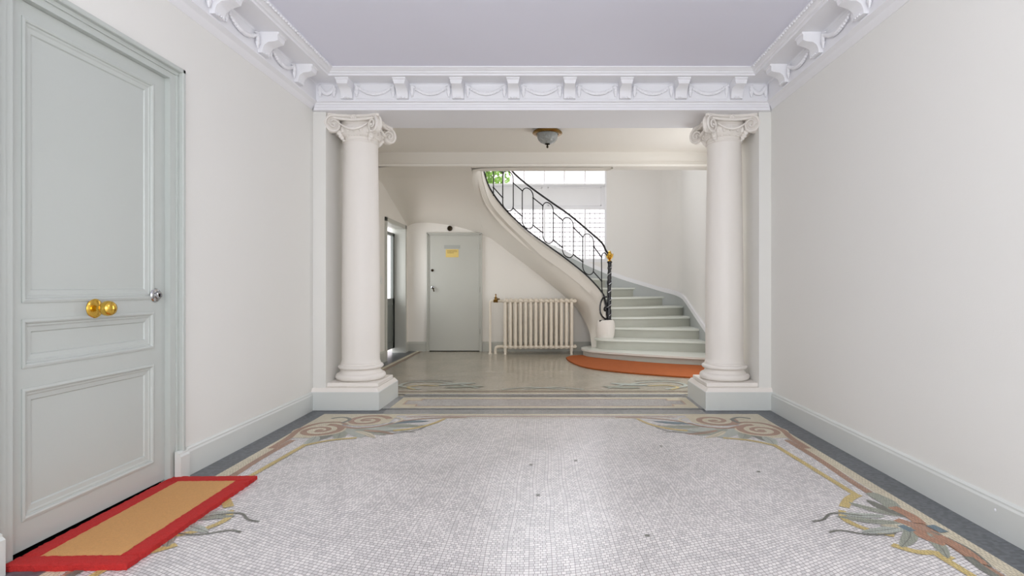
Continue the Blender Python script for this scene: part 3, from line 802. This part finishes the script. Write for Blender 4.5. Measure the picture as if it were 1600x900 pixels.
for k, (a, b_, c, d) in enumerate(((-Wd, Wd, -Ln, -Ln + bw), (-Wd, Wd, Ln - bw, Ln), (-Wd, -Wd + bw, -Ln + bw, Ln - bw), (Wd - bw, Wd, -Ln + bw, Ln - bw))):
    fuzzy(m, a, b_, c, d, -.012, .012, 0, 30 if k < 2 else 8, 8 if k < 2 else 60, .003, k)
r1 = m.build('border', M_red, mt, smooth=60, recalc=False)
m = MB(); fuzzy(m, -Wd + bw, Wd - bw, -Ln + bw, Ln - bw, -.010, .0125, 0, 24, 60, .0015, 9); m.build('centre', M_coir, mt, smooth=60, recalc=False)
mt.rotation_euler = (0, 0, math.radians(1.5))

# curved mat at the foot of the stairs
outer = [(.27, 8.08), (.30, 7.72), (.43, 7.23), (.62, 6.93), (.95, 6.66), (1.30, 6.46), (1.65, 6.30), (1.95, 6.22), (2.25, 6.15)]
inner = [(2.25, 7.17), (2.07, 7.24), (1.6, 7.42), (1.13, 7.70), (.78, 8.0), (.58, 8.28), (.50, 8.36), (.36, 8.28)]
op = [(p.x, p.y) for p in smooth_path([(x, y, 0) for x, y in outer], 6)]
ip = [(p.x, p.y) for p in smooth_path([(x, y, 0) for x, y in inner], 6)]
m = MB(); m.poly_prism(op + ip, .002, .018)
tag(m.build('stair_mat', M_coir2, smooth=0), 'rust brown curved coir mat at the foot of the staircase', 'doormat')

# ------------------------------------------------------------------ staircase
st = thing('staircase', 'curved staircase with pale grey green painted steps rising under the stair window', 'staircase', (1.6, 7.9, 0))
SL = (1.6, 7.9, 0)
Ez = [.12 + .155 * k for k in range(19)]
noses = []
n1 = [(.66, 8.75), (.545, 8.55), (.515, 8.36), (.58, 8.14), (.78, 7.93), (1.11, 7.72), (1.6, 7.45), (2.07, 7.24), (2.30, 7.16)]
n2 = [(.80, 8.75), (.735, 8.55), (.725, 8.36), (.80, 8.22), (.96, 8.13), (1.25, 8.06), (1.59, 7.98), (2.0, 7.87), (2.30, 7.78)]
noses.append([tuple(p)[:2] for p in smooth_path([(x, y, 0) for x, y in n1], 5)])
noses.append([tuple(p)[:2] for p in smooth_path([(x, y, 0) for x, y in n2], 5)])
IN = [(.93, 8.50), (.955, 8.53), (.95, 8.56), (.90, 8.58), (.80, 8.59), (.62, 8.59), (.38, 8.60), (.15, 8.63), (-.1, 8.68), (-.3, 8.68), (-.5, 8.64), (-.68, 8.56), (-.86, 8.42), (-.94, 8.2), (-.96, 7.95), (-.97, 7.6), (-.97, 7.4)]
OUT = [(2.30, 8.18), (2.30, 8.72), (2.30, 9.17), (2.05, 9.53), (1.55, 9.55), (1.05, 9.55), (.55, 9.55), (.15, 9.55), (-.25, 9.55), (-.65, 9.55), (-1.0, 9.55), (-1.4, 9.55), (-1.85, 9.55), (-2.31, 9.40), (-2.31, 9.0), (-2.31, 8.5), (-2.31, 8.0)]
for a, b_ in zip(IN, OUT):
    A_, B_ = Vector(a), Vector(b_); d = (B_ - A_); nn = Vector((d.y, -d.x)).normalized()
    bow = .05 if len(noses) < 6 else 0.0
    noses.append([tuple(A_ + d * t + nn * bow * math.sin(PI * t) * 1.0) for t in [k / 10 for k in range(11)]])
for i in range(len(noses) - 1):
    a = noses[i]; z = Ez[i]; nx_ = noses[i + 1]
    zprev = Ez[i - 1] if i else 0
    def off(pts, e):
        out = []; n = len(pts)
        for k, p in enumerate(pts):
            q0, q1 = Vector(pts[max(k - 1, 0)]), Vector(pts[min(k + 1, n - 1)]); t = (q1 - q0).normalized()
            out.append((p[0] + -t.y * e, p[1] + t.x * e))   # inward = left of heading to the right
        return out
    # tread slab: nosing line forward, back edge behind the next riser
    back = off(nx_, .03)
    poly = list(a) + list(reversed(back))
    if i > 1 : poly = list(a) + [OUT[i - 1]] * (1 if i - 1 < len(OUT) else 0) + list(reversed(back))
    if 4 <= i <= 6: poly = list(a) + ([(2.21, 9.46)] if i == 4 else []) + list(reversed(back))
    n = len(a); m = MB()
    # ruled strip keeps the slab simple whatever the outline
    mm = min(len(a), len(back))
    fa = [a[round(k * (len(a) - 1) / 20)] for k in range(21)]; fb = [back[round(k * (len(back) - 1) / 20)] for k in range(21)]
    if i == 4: fb[-1] = (2.24, 9.50)
    zt, zb2 = z, z - .028
    m.grid([[(p[0], p[1], zt) for p in fa], [(p[0], p[1], zt) for p in fb]])
    m.grid([[(p[0], p[1], zb2) for p in fa], [(p[0], p[1], zb2) for p in fb]])
    m.grid([[(p[0], p[1], zt) for p in fa], [(p[0], p[1], zb2) for p in fa]])
    r_ = off(a, .030); r_ = [r_[round(k * (len(r_) - 1) / 20)] for k in range(21)]
    if i > 0 or True:
        rs = MB(); rs.grid([[(p[0], p[1], zb2 + .001) for p in r_], [(p[0], p[1], zprev - .001 if i else 0) for p in r_]])
        # the riser has a thickness behind it
        r2 = off(a, .045); r2 = [r2[round(k * (len(r2) - 1) / 20)] for k in range(21)]
        rs.grid([[(p[0], p[1], zb2 + .001) for p in r2], [(p[0], p[1], zprev - .001 if i else 0) for p in r2]])
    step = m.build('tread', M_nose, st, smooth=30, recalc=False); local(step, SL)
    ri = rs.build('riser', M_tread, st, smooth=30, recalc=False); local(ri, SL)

# stair string, soffit and rim: a plaster surface swept around the well
TP = [W(938, 503, 8.42), W(942, 480, 8.43), W(937, 455, 8.47), W(915, 431, 8.52), W(882, 404, 8.56), W(852, 382.5, 8.56), W(822, 360, 8.5), W(790, 329, 8.35), W(767, 298, 8.05), W(756.5, 270, 7.70), (-.905, 7.42, 2.88), (-.87, 7.26, 3.0), (-.78, 7.22, 3.0), (-.4, 7.22, 3.0), (.2, 7.22, 3.0), (.65, 7.22, 3.0), (.80, 7.19, 3.0), (.85, 7.08, 3.0)]
WP = [W(924, 550, 8.48), W(923.5, 535, 8.50), W(920, 516, 8.6), W(908, 492, 8.78), W(893, 473, 8.95), W(850, 436, 8.97), W(802, 399, 8.97), W(766, 372, 8.97), W(750.5, 348, 8.60), W(743, 314, 7.95), W(738.5, 285, 7.50), W(738.5, 272, 7.25), (-.93, 7.12, 2.605), (-.4, 7.06, 2.612), (.2, 7.06, 2.612), (.65, 7.06, 2.612), (.74, 7.06, 2.614), (.80, 7.05, 2.616)]
Tq = smooth_path(TP, 6); Wq = smooth_path(WP, 6)
rows = []
nS = len(Tq)
for i in range(nS):
    Tt = Tq[i]; Wt = Wq[i]; t = i / (nS - 1) * (len(TP) - 1)
    # inward (well side) -> outward directions
    H = Tt.z - Wt.z
    rim = max(0, min(1, (t - 10.2) / 1.4))
    faceh = (1 - rim) * min(.22, H * .45) + rim * (Tt.z - 2.598)
    row = [Vector((Tt.x, Tt.y, Tt.z))]
    out = Vector((Wt.x - Tt.x, Wt.y - Tt.y, 0)); ol = max(out.length, 1e-4); out = out / ol
    front = Vector((0, -1, 0))
    row.append(Tt + Vector((0, 0, -.035)))
    row.append(Tt + Vector((0, 0, -.040)) + out * .006)
    E = Tt + Vector((0, 0, -faceh)) + out * .006
    row.append(Tt + Vector((0, 0, -faceh * .55)) + out * .006)
    row.append(E)
    row.append(E + Vector((0, 0, -.006)) + out * min(.016, ol * .2))
    ctrl = Vector((E.x + (Wt.x - E.x) * .25, E.y + (Wt.y - E.y) * .25, E.z + (Wt.z - E.z) * .72))
    S0 = row[-1]
    for k in range(1, 9):
        q = k / 8; row.append(S0 * (1 - q) ** 2 + ctrl * 2 * q * (1 - q) + Wt * q * q)
    rows.append([tuple(v) for v in row])
sg = MB(); sg.grid(rows)
# top surface of the string, under the rail
top_in = []
for i in range(nS):
    a = Tq[max(i - 1, 0)]; b_ = Tq[min(i + 1, nS - 1)]; d = Vector((b_.x - a.x, b_.y - a.y, 0)); d = d.normalized() if d.length else Vector((1, 0, 0))
    nrm = Vector((d.y, -d.x, 0))    # towards the steps
    top_in.append(Tq[i] + nrm * .055)
sg.grid([[tuple(p) for p in Tq], [tuple(p) for p in top_in]])
sg.grid([[tuple(p) for p in top_in], [(p.x, p.y, p.z - .25) for p in top_in]])
so = sg.build('string', M_string, st, smooth=50, recalc=False); local(so, SL)
# soffit of the upper flight against the left wall
zl = [(YB, 2.617), (7.3, 2.607), (7.58, 2.575), (7.9, 2.475), (8.3, 2.345), (8.7, 2.215), (8.97, 2.13)]
def zleft(y):
    for (a, za), (b_, zb_) in zip(zl, zl[1:]):
        if y <= b_: return za + (zb_ - za) * (y - a) / (b_ - a)
    return zl[-1][1]
Ec = [(-1.00, YB, 2.617)] + [tuple(p) for p in (Wq[66], Wq[60], Wq[54], Wq[51], Wq[48], Wq[46], Wq[44], Wq[42])]
Es = smooth_path(Ec, 5)
Es = [Vector(e) for e in Es]
rows = []
for e in Es:
    row = []
    for k in range(25):
        u = k / 24; x = BL + (e.x + .0 - BL) * u; y = e.y
        zL = zleft(y); z = zL + (e.z - zL) * u ** 2.4 - .07 * math.exp(-u * 16)
        row.append((x, y, z))
    rows.append(row)
sf = MB(); sf.grid(rows); sfo = sf.build('soffit', M_string, st, smooth=60, recalc=False); local(sfo, SL)

# wall under the flight
wp = [(BL, 0), (BL, 2.16), (-1.95, 2.19), (-1.65, 2.16), (-1.30, 2.13), (-1.12, 2.06), (-1.04, 1.99)]
for (u, v) in ((766, 366), (802, 393), (850, 430), (878, 454)): 
    q = W(u, v, YW); wp.append((q[0], q[2]))
wp += [(.45, .86), (.62, .60), (.75, .3), (.75, 0)]
m = MB(); m.poly_prism(wp, YW, YW + .08, axis='y'); struct(m.build('wall_back', M_wallb, smooth=0))

# pedestal under the newel
pd = MB(); pc = (.893, 8.43, 0)
pr = [(.10, .275), (.122, .276), (.134, .30), (.143, .36), (.146, .43), (.142, .50), (.130, .54), (.118, .552), (.02, .554)]
pd.lathe(pr, pc, 40); pdo = pd.build('newel_pedestal', M_stone, st); local(pdo, SL)

# skirting along the outer wall of the stairs
sk = [(2.30, 7.0, .235), (2.30, 7.5, .36), (2.30, 7.98, .52), (2.30, 8.5, .70), (2.30, 9.0, .875), (2.295, 9.25, .945), (2.21, 9.46, 1.0), (2.0, 9.55, 1.055), (1.6, 9.55, 1.175), (1.26, 9.55, 1.28), (.8, 9.55, 1.46), (.3, 9.55, 1.70), (-.2, 9.55, 1.92), (-.8, 9.55, 2.17)]
sq = smooth_path(sk, 5)
def skirt(z_top, z_bot, th, name, m_):
    m = MB(); rows = []
    for i, p in enumerate(sq):
        a = sq[max(i - 1, 0)]; b_ = sq[min(i + 1, len(sq) - 1)]; d = Vector((b_.x - a.x, b_.y - a.y, 0)).normalized(); nn = Vector((-d.y, d.x, 0))
        zt, zb_ = p.z + z_top, p.z + z_bot
        rows.append([(p.x + nn.x * o_, p.y + nn.y * o_, z_) for o_, z_ in ((-.005, zt), (th, zt - .004), (th, zb_), (-.005, zb_))])
    m.grid(rows); return m
struct(skirt(0, -.075, .030, '', None).build('trim_6', M_trim, smooth=30, recalc=True))
struct(skirt(-.07, -.75, .022, '', None).build('baseboard_stairs', M_stair_skirt, smooth=30, recalc=True))

# ------------------------------------------------------------------ railing
RL = (.893, 8.43, .554)
rl = thing('stair_railing', 'black wrought iron stair railing of linked ovals with a newel and gold finial', 'railing', RL)
def rail_pt(px, bot, top, Y): return W(px, bot, Y), W(px, top, Y)
base_u = [(948, 494, 8.40), (946, 472, 8.42), (940, 457, 8.46), (915, 430, 8.50), (882, 403.5, 8.53), (852, 382, 8.53), (822, 359.5, 8.47), (790, 328.5, 8.33), (767, 298, 8.03), (757, 272, 7.70)]
bl_pts = [Vector(W(*p)) + Vector((0, 0, .012)) for p in base_u] + [Vector((-.90, 7.45, 2.86)), Vector((-.88, 7.3, 3.0))]
hr_u = [(952, 398, 8.42), (947, 392, 8.42), (940, 379, 8.45), (921, 362, 8.49), (890, 336, 8.53), (860, 315, 8.53), (827, 291, 8.47), (800, 267, 8.36)]
hr = [Vector(W(*p)) for p in hr_u] + [Vector((-.70, 8.12, 3.08)), Vector((-.82, 7.85, 3.27)), Vector((-.88, 7.5, 3.44))]
bs = smooth_path(bl_pts, 8); hs = smooth_path(hr, 8)
m = MB().tube(bs, .012, 8); local(m.build('bottom_rail', M_iron, rl), RL)
m = MB().tube(hs, .015, 8); local(m.build('handrail', M_iron, rl), RL)
def xy_at(u):   # world xy on the railing line for an image column (measured plan curve)
    c = [(948, 8.42), (940, 8.46), (915, 8.50), (882, 8.53), (852, 8.53), (822, 8.47), (800, 8.38), (785, 8.28), (770, 8.1), (757, 7.75)]
    for (a, ya), (b_, yb_) in zip(c, c[1:]):
        if u >= b_: return ya + (yb_ - ya) * (a - u) / (a - b_)
    return c[-1][1]
def PT(u, v): Y = xy_at(u); return Vector(W(u, v, Y))
ovals = [(910.5, 927.5, 362.5, 432), (879, 896, 337, 405.5), (848, 864.5, 313.5, 383), (816, 833, 291, 360.5), (785.5, 802, 264, 332.5)]
for (ul, ur, vt, vb) in ovals:
    pts = []; rad = (ur - ul) / 2; um = (ul + ur) / 2; sk_ = .62
    for k in range(9):
        a = PI - PI * k / 8; u = um + rad * math.cos(a); pts.append(PT(u, vt + 10 - 10 * math.sin(a) + sk_ * (u - um) * .45 + 3))
    for k in range(9):
        a = 0 - PI * k / 8; u = um + rad * math.cos(a); pts.append(PT(u, vb - 10 - 10 * math.sin(a) + sk_ * (u - um) * .45 - 3))
    m = MB().tube(pts, .0088, 6, closed=True); local(m.build('oval', M_iron, rl), RL)
def conn(u0, v0, u1, v1):
    a = PT(u0, v0); b_ = PT(u1, v1); m = MB()
    m.tube([a, (a + b_) / 2, b_], .0095, 6); m.sphere(a, .014, 8); m.sphere(b_, .014, 8)
    local(m.build('link_bar', M_iron, rl), RL)
for (a, b_, c, d) in ((833, 309, 848, 321), (833, 352, 848, 363.5), (864.5, 332, 879, 344), (864.5, 375, 879, 387), (896, 355.5, 910.5, 370), (896, 398, 910.5, 409),
                      (927.5, 385, 940, 402), (927.5, 425, 940, 439), (802, 286, 816, 298), (802, 325.5, 816, 338), (771, 293, 785.5, 309), (773, 262, 785.5, 270)):
    conn(a, b_, c, d)
m = MB(); m.tube([PT(785.5, 300), PT(785.5, 262), Vector((-.70, 8.28, 3.0))], .0088, 6); local(m.build('bar', M_iron, rl), RL)
m = MB(); m.tube([PT(771, 306), PT(771, 262), Vector((-.86, 8.1, 3.1))], .0088, 6); local(m.build('bar', M_iron, rl), RL)
# last scroll bar beside the newel
m = MB(); m.tube(smooth_path([PT(948, 399), PT(945.5, 395.5), PT(942, 396), PT(940, 402), PT(940, 420), PT(940, 440), PT(941, 455), PT(944, 466), PT(946, 476)], 4), .0085, 6)
local(m.build('end_bar', M_iron, rl), RL)
# newel post wrapped in black
nb = Vector(W(951, 500, 8.43)); nt_ = Vector(W(952.5, 410, 8.43))
pth = [nb + (nt_ - nb) * k / 30 for k in range(31)]
rn = random.Random(5)
m = MB(); m.tube(pth, [.036 + rn.uniform(-.005, .006) - .006 * k / 30 for k in range(31)], 12)
m.lathe([(.05, 0), (.05, .012), (.042, .02), (.02, .02)], tuple(nb - Vector((0, 0, .008))), 24)
m.lathe([(.03, -.006), (.042, -.002), (.042, .012), (.03, .016)], tuple(nt_), 20)
nw = m.build('newel_post', M_wrap, rl, smooth=60); local(nw, RL)
for k, t in enumerate((.10, .24, .36, .50, .64, .80, .93)):
    c = nb + (nt_ - nb) * t; a0 = rn.uniform(3.4, 5.0); pts = []
    for q in range(9):
        a = a0 + q * .26; pts.append(c + Vector((.040 * math.cos(a), .040 * math.sin(a), -.02 + q * .007)))
    s_ = MB().tube(pts, .006, 6).build('tape_strip', M_silver, nw); local(s_, RL)
# scroll at the foot: open loop with a ball inside
m = MB(); sc_pts = [W(948, 464, 8.36), W(943, 465, 8.35), W(939, 472, 8.34), W(937.5, 482, 8.33), W(939, 491, 8.33), W(944, 497, 8.34), W(950, 499, 8.36)]
m.tube(smooth_path(sc_pts, 5), .013, 8); m.sphere(W(945.5, 483, 8.36), .032, 16, sc=(.8, .8, 1.25)); m.tube([W(936.5, 501.5, 8.34), W(944, 501, 8.34), W(951, 499, 8.37)], .013, 8)
local(m.build('foot_scroll', M_wrap, rl), RL)
m = MB(); fc = nt_ + Vector((0, 0, .012))
m.lathe([(.026, 0), (.032, .008), (.024, .018), (.016, .03), (.024, .05), (.038, .068), (.034, .088), (.044, .10), (.036, .125), (.022, .14), (.026, .15), (.012, .165), (.001, .17)], tuple(fc), 20)
for k in range(6):
    a = k * PI / 3; m.tube([fc + Vector((.02 * math.cos(a), .02 * math.sin(a), .04)), fc + Vector((.04 * math.cos(a), .04 * math.sin(a), .08)), fc + Vector((.055 * math.cos(a), .055 * math.sin(a), .125))], [.01, .014, .004], 6)
fo = m.build('finial', M_brass, rl); local(fo, RL); fo['label'] = 'gold leaf-shaped finial'

# ------------------------------------------------------------------ radiator
RX0, RY = -.670, 8.64; RADL = (-.15, RY, 0)
rd = thing('radiator', 'cream cast iron column radiator against the wall below the stairs', 'radiator', RADL)
n_sec = 14; spc = .0802
first = None
def section():
    m = MB()
    for dy in (-.085, 0, .085):
        m.tube([(0, dy, .125), (0, dy, .16), (0, dy * .98, .22), (0, dy, .78), (0, dy, .82)], [.020, .026, .0265, .0265, .022], 12)
    for zc, r_ in ((.84, .036), (.115, .036)):
        m.tube([(0, -.108, zc - .004), (0, -.10, zc), (0, -.06, zc + .004), (0, 0, zc + .006), (0, .06, zc + .004), (0, .10, zc), (0, .108, zc - .004)], [.016, .030, r_, r_ + .002, r_, .030, .016], 12)
    for zc in (.835, .115):
        m.tube([(-.0405, 0, zc), (.0405, 0, zc)], .030, 14)
        m.tube([(-.0405, -.07, zc), (.0405, -.07, zc)], .022, 10)
    return m
for k in range(n_sec):
    x = RX0 + spc * k
    if first is None: first = section().build('radiator_section', M_rad, rd); o = first
    else: o = first.copy(); C.objects.link(o); o.parent = rd
    o.location = (x - RADL[0], 0, 0)
for x in (RX0, RX0 + spc * 13):
    for dy in (-.085, .085):
        m = MB(); m.tube([(x, RY + dy, 0), (x, RY + dy, .02), (x, RY + dy, .12)], [.024, .018, .026], 12)
        local(m.build('foot', M_rad, rd), RADL)
for zc in (.838, .115):
    m = MB(); xe = RX0 + spc * 13; m.tube([(xe + .04, RY - .02, zc), (xe + .075, RY - .02, zc)], [.034, .034], 6); m.tube([(xe + .07, RY - .02, zc), (xe + .085, RY - .02, zc)], .016, 8)
    local(m.build('end_plug', M_rad, rd), RADL)
m = MB(); xv = RX0 - .10
m.tube([(-.915, RY - .02, 0), (-.915, RY - .02, .03), (-.915, RY - .02, .80), (-.912, RY - .02, .826), (-.89, RY - .02, .84), (-.86, RY - .02, .84)], [.026, .019, .019, .019, .019, .019], 12)
m.tube([(-.79, RY - .02, .84), (RX0 - .03, RY - .02, .84)], .022, 12)
local(m.build('supply_pipe', M_rad, rd), RADL)
m = MB(); m.tube([(-.86, RY - .02, .84), (-.79, RY - .02, .84)], .026, 8); m.tube([(-.825, RY - .02, .84), (-.825, RY - .02, .885)], .02, 8)
m.lathe([(.028, .885), (.030, .893), (.012, .90), (.008, .93), (.014, .94), (.001, .955)], (-.825, RY - .02, 0), 12); m.tube([(-.80, RY - .03, .872), (-.76, RY - .03, .868)], .010, 8)
vo = m.build('valve', M_brassd, rd); local(vo, RADL); vo['label'] = 'aged brass valve'
m = MB(); m.tube([(-.83, RY - .02, 0), (-.83, RY - .02, .03), (-.83, RY - .02, .07), (-.82, RY - .02, .10), (-.79, RY - .02, .115), (RX0 - .03, RY - .02, .115)], [.026, .022, .022, .026, .026, .024], 12)
local(m.build('return_pipe', M_rad, rd), RADL)

# ------------------------------------------------------------------ door 2: flush door in the wall under the stairs
fr = MB(); fx0, fx1, fz = -1.995, -1.082, 1.955
def ring2(m, x0, x1, z1, wd, y0, y1):
    m.bbox(x0, x0 + wd, y0, y1, 0, z1, .003); m.bbox(x1 - wd, x1, y0, y1, 0, z1, .003); m.bbox(x0, x1, y0, y1, z1 - wd, z1, .003)
ring2(fr, fx0, fx1, fz, .022, YW - .034, YW + .02); ring2(fr, fx0 + .022, fx1 - .022, fz - .022, .022, YW - .022, YW + .02)
d2 = struct(fr.build('door_2', M_bgrey, smooth=0))
MB().bbox(fx0 + .046, fx1 - .046, YW - .012, YW + .02, .012, fz - .046, .002).build('door_leaf', M_bgrey, d2, smooth=0)
MB().box(fx0 + .044, fx1 - .044, YW - .006, YW + .02, 0, .012).build('threshold_gap', M_black, d2, smooth=0)
for zc in (.33, 1.02, 1.72):
    MB().tube([(fx1 - .045, YW - .022, zc - .045), (fx1 - .045, YW - .022, zc + .045)], .010, 8).build('hinge', M_bgrey, d2)
My = Matrix.Rotation(PI / 2, 3, 'X')
MB().lathe([(.022, 0), (.022, .01), (.016, .016), (.001, .016)], (-1.90, YW - .012, 1.335), 20, 0, My).build('lock', M_bronze, d2)
m = MB(); m.lathe([(.026, 0), (.024, .01), (.012, .014), (.010, .04), (.001, .04)], (-1.895, YW - .012, 1.055), 20, 0, My)
hd = m.build('door_handle_rose', M_chrome, d2)
MB().tube([(-1.895, YW - .05, 1.055), (-1.88, YW - .055, 1.04), (-1.865, YW - .05, .985)], [.011, .012, .009], 8).build('door_handle', M_bronze, hd)
b = MB(); q0 = W(694, 388.5, YW - .014); q1 = W(719, 383, YW - .014)
b.box(q0[0], q1[0], YW - .016, YW - .011, q0[2], q1[2])
tag(b.build('name_plate', M_plate, smooth=0), 'small grey plate on the flush door above the yellow card', 'sign')
b = MB(); q0 = W(696.5, 402, YW - .014); q1 = W(716.5, 389.5, YW - .014)
b.box(q0[0], q1[0], YW - .0150, YW - .0125, q0[2], q1[2])
card = tag(b.build('notice_card', M_paper, smooth=0), 'yellow card with faint brown writing fixed to the flush door', 'sign')
m = MB(); rt = random.Random(2)
for r_ in range(3):
    x = q0[0] + .025; zc = q1[2] - .028 - r_ * .018
    while x < q1[0] - (.03 if r_ < 2 else .08):
        w_ = rt.uniform(.004, .009); m.box(x, x + w_, YW - .0156, YW - .0150, zc, zc + .010); x += w_ + rt.uniform(.002, .006)
m.build('writing', M_ink, card, smooth=0)
dt = MB(); dt.lathe([(.042, 0), (.044, .012), (.036, .024), (.024, .027), (.022, .022), (.001, .022)], W(703, 357, YW), 28, 0, My)
tag(dt.build('wall_bell', M_bronze), 'small round dark bell fixed on the wall above the flush door', 'bell')

# ------------------------------------------------------------------ door 4: glazed door in the left wall of the back hall
fr = MB(); y0, y1 = 7.70, 8.82
fr.bbox(BL - .01, BL + .022, y0, LY0 + .005, 0, 2.055, .003); fr.bbox(BL - .01, BL + .022, LY1 - .005, y1, 0, 2.055, .003); fr.bbox(BL - .01, BL + .022, y0, y1, LZ - .004, 2.055, .003)
fr.box(BL - .198, BL, LY1 - .008, LY1 + .004, 0, LZ); fr.box(BL - .198, BL, LY0 - .004, LY0 + .008, 0, LZ); fr.box(BL - .198, BL, LY0, LY1, LZ - .008, LZ + .004)
d4 = struct(fr.build('door_4', M_bgrey, smooth=0))
gx = BL - .155; gl = MB()
gl.box(gx - .04, gx, LY0 + .01, LY0 + .09, .085, 1.90); gl.box(gx - .04, gx, LY1 - .10, LY1 - .01, .085, 1.90)
gl.box(gx - .04, gx, LY0 + .01, LY1 - .01, .085, .88); gl.box(gx - .04, gx, LY0 + .01, LY1 - .01, 1.87, 1.92)
gl.box(gx, gx + .012, LY0 + .12, LY1 - .12, .78, .80); gl.box(gx, gx + .012, LY0 + .12, LY1 - .12, .18, .20); gl.box(gx, gx + .012, LY0 + .12, LY0 + .14, .18, .8); gl.box(gx, gx + .012, LY1 - .14, LY1 - .12, .18, .8)
go = gl.build('glazed_door_leaf', M_greydk, d4, smooth=0)
MB().box(gx - .022, gx - .018, LY0 + .09, LY1 - .10, .88, 1.87).build('pane', M_glass, go, smooth=0)
MB().box(gx - .022, gx - .018, LY0 + .01, LY1 - .01, 1.92, LZ - .01).build('transom_pane', M_glass, d4, smooth=0)
b = MB(); q = W(599, 440, 7.5)
b.bbox(BL, BL + .014, 7.42, 7.55, 1.10, 1.21, .003)
sw = tag(b.build('light_switch', M_plast, smooth=0), 'white plastic light switch on the wall beside the glazed door', 'switch')
MB().bbox(BL + .012, BL + .020, 7.455, 7.515, 1.125, 1.185, .002).build('rocker', M_plast, sw, smooth=0)
# court wall beyond the glazed door is simply bright sky and pale paving
b = MB(); b.box(-6, BL - .34, 6.5, 11, -.05, -.005); tag(b.build('courtyard_paving', M_facade, smooth=0), 'pale paving outside the glazed side door', 'paving')

# ------------------------------------------------------------------ ceiling lamp
LL = (-.005, 6.0, ZB)
lp = thing('ceiling_lamp', 'round brass ceiling lamp with a cut glass bowl hanging before the beam', 'ceiling lamp', LL)
m = MB(); m.lathe([(.09, 0), (.115, -.002), (.12, -.012), (.135, -.016), (.150, -.026), (.163, -.040), (.165, -.050), (.152, -.058), (.125, -.060), (.118, -.052), (.01, -.050)], (0, 0, 0), 48)
m.build('lamp_base', [M_brassd], lp)
m = MB(); pr = [(.118, -.052), (.116, -.075), (.110, -.10), (.098, -.125), (.078, -.145), (.050, -.158), (.020, -.164), (.001, -.165)]
m.lathe(pr, (0, 0, 0), 48); m.build('glass_bowl', M_bowl, lp)
m = MB(); m.lathe([(.001, -.162), (.028, -.163), (.030, -.170), (.012, -.176), (.006, -.184), (.013, -.192), (.012, -.202), (.005, -.210), (.001, -.213)], (0, 0, 0), 20)
m.build('finial', M_bronze, lp)

# ------------------------------------------------------------------ lantern added to light the hall, unseen above the frame
LH = (0, 1.75, ZC)
lt = thing('added_lantern', 'added glass globe lantern on a short brass rod under the hall ceiling, out of view', 'lantern', LH)
m = MB(); m.lathe([(.001, 0), (.07, 0), (.07, -.012), (.02, -.03), (.008, -.04), (.008, -.25), (.05, -.26), (.06, -.275), (.001, -.275)], (0, 0, 0), 24); m.build('rod', M_brassd, lt)
m = MB(); m.lathe([(.055, -.27)] + [(.155 * math.sin(.36 + (PI - .36) * k / 16) + .0005, -.42 + .155 * math.cos(.36 + (PI - .36) * k / 16)) for k in range(17)], (0, 0, 0), 32); m.build('globe', glassmat('globe_glass'), lt)
# glazed double door added in the right wall for its fill light, hidden by the column
g = MB()
for yy in (5.52, 6.12, 6.72): g.box(BR - .03, BR + .02, yy, yy + .06, 0, 2.4)
for zz in (0, .75, 2.34): g.box(BR - .03, BR + .02, 5.52, 6.78, zz, zz + .06)
g.box(BR - .015, BR + .01, 5.55, 6.75, .03, .78)
d5 = struct(g.build('added_door_5', M_bgrey, smooth=0))
MB().box(BR - .006, BR - .002, 5.56, 6.74, .8, 2.36).build('glazing', M_frost, d5, smooth=0)
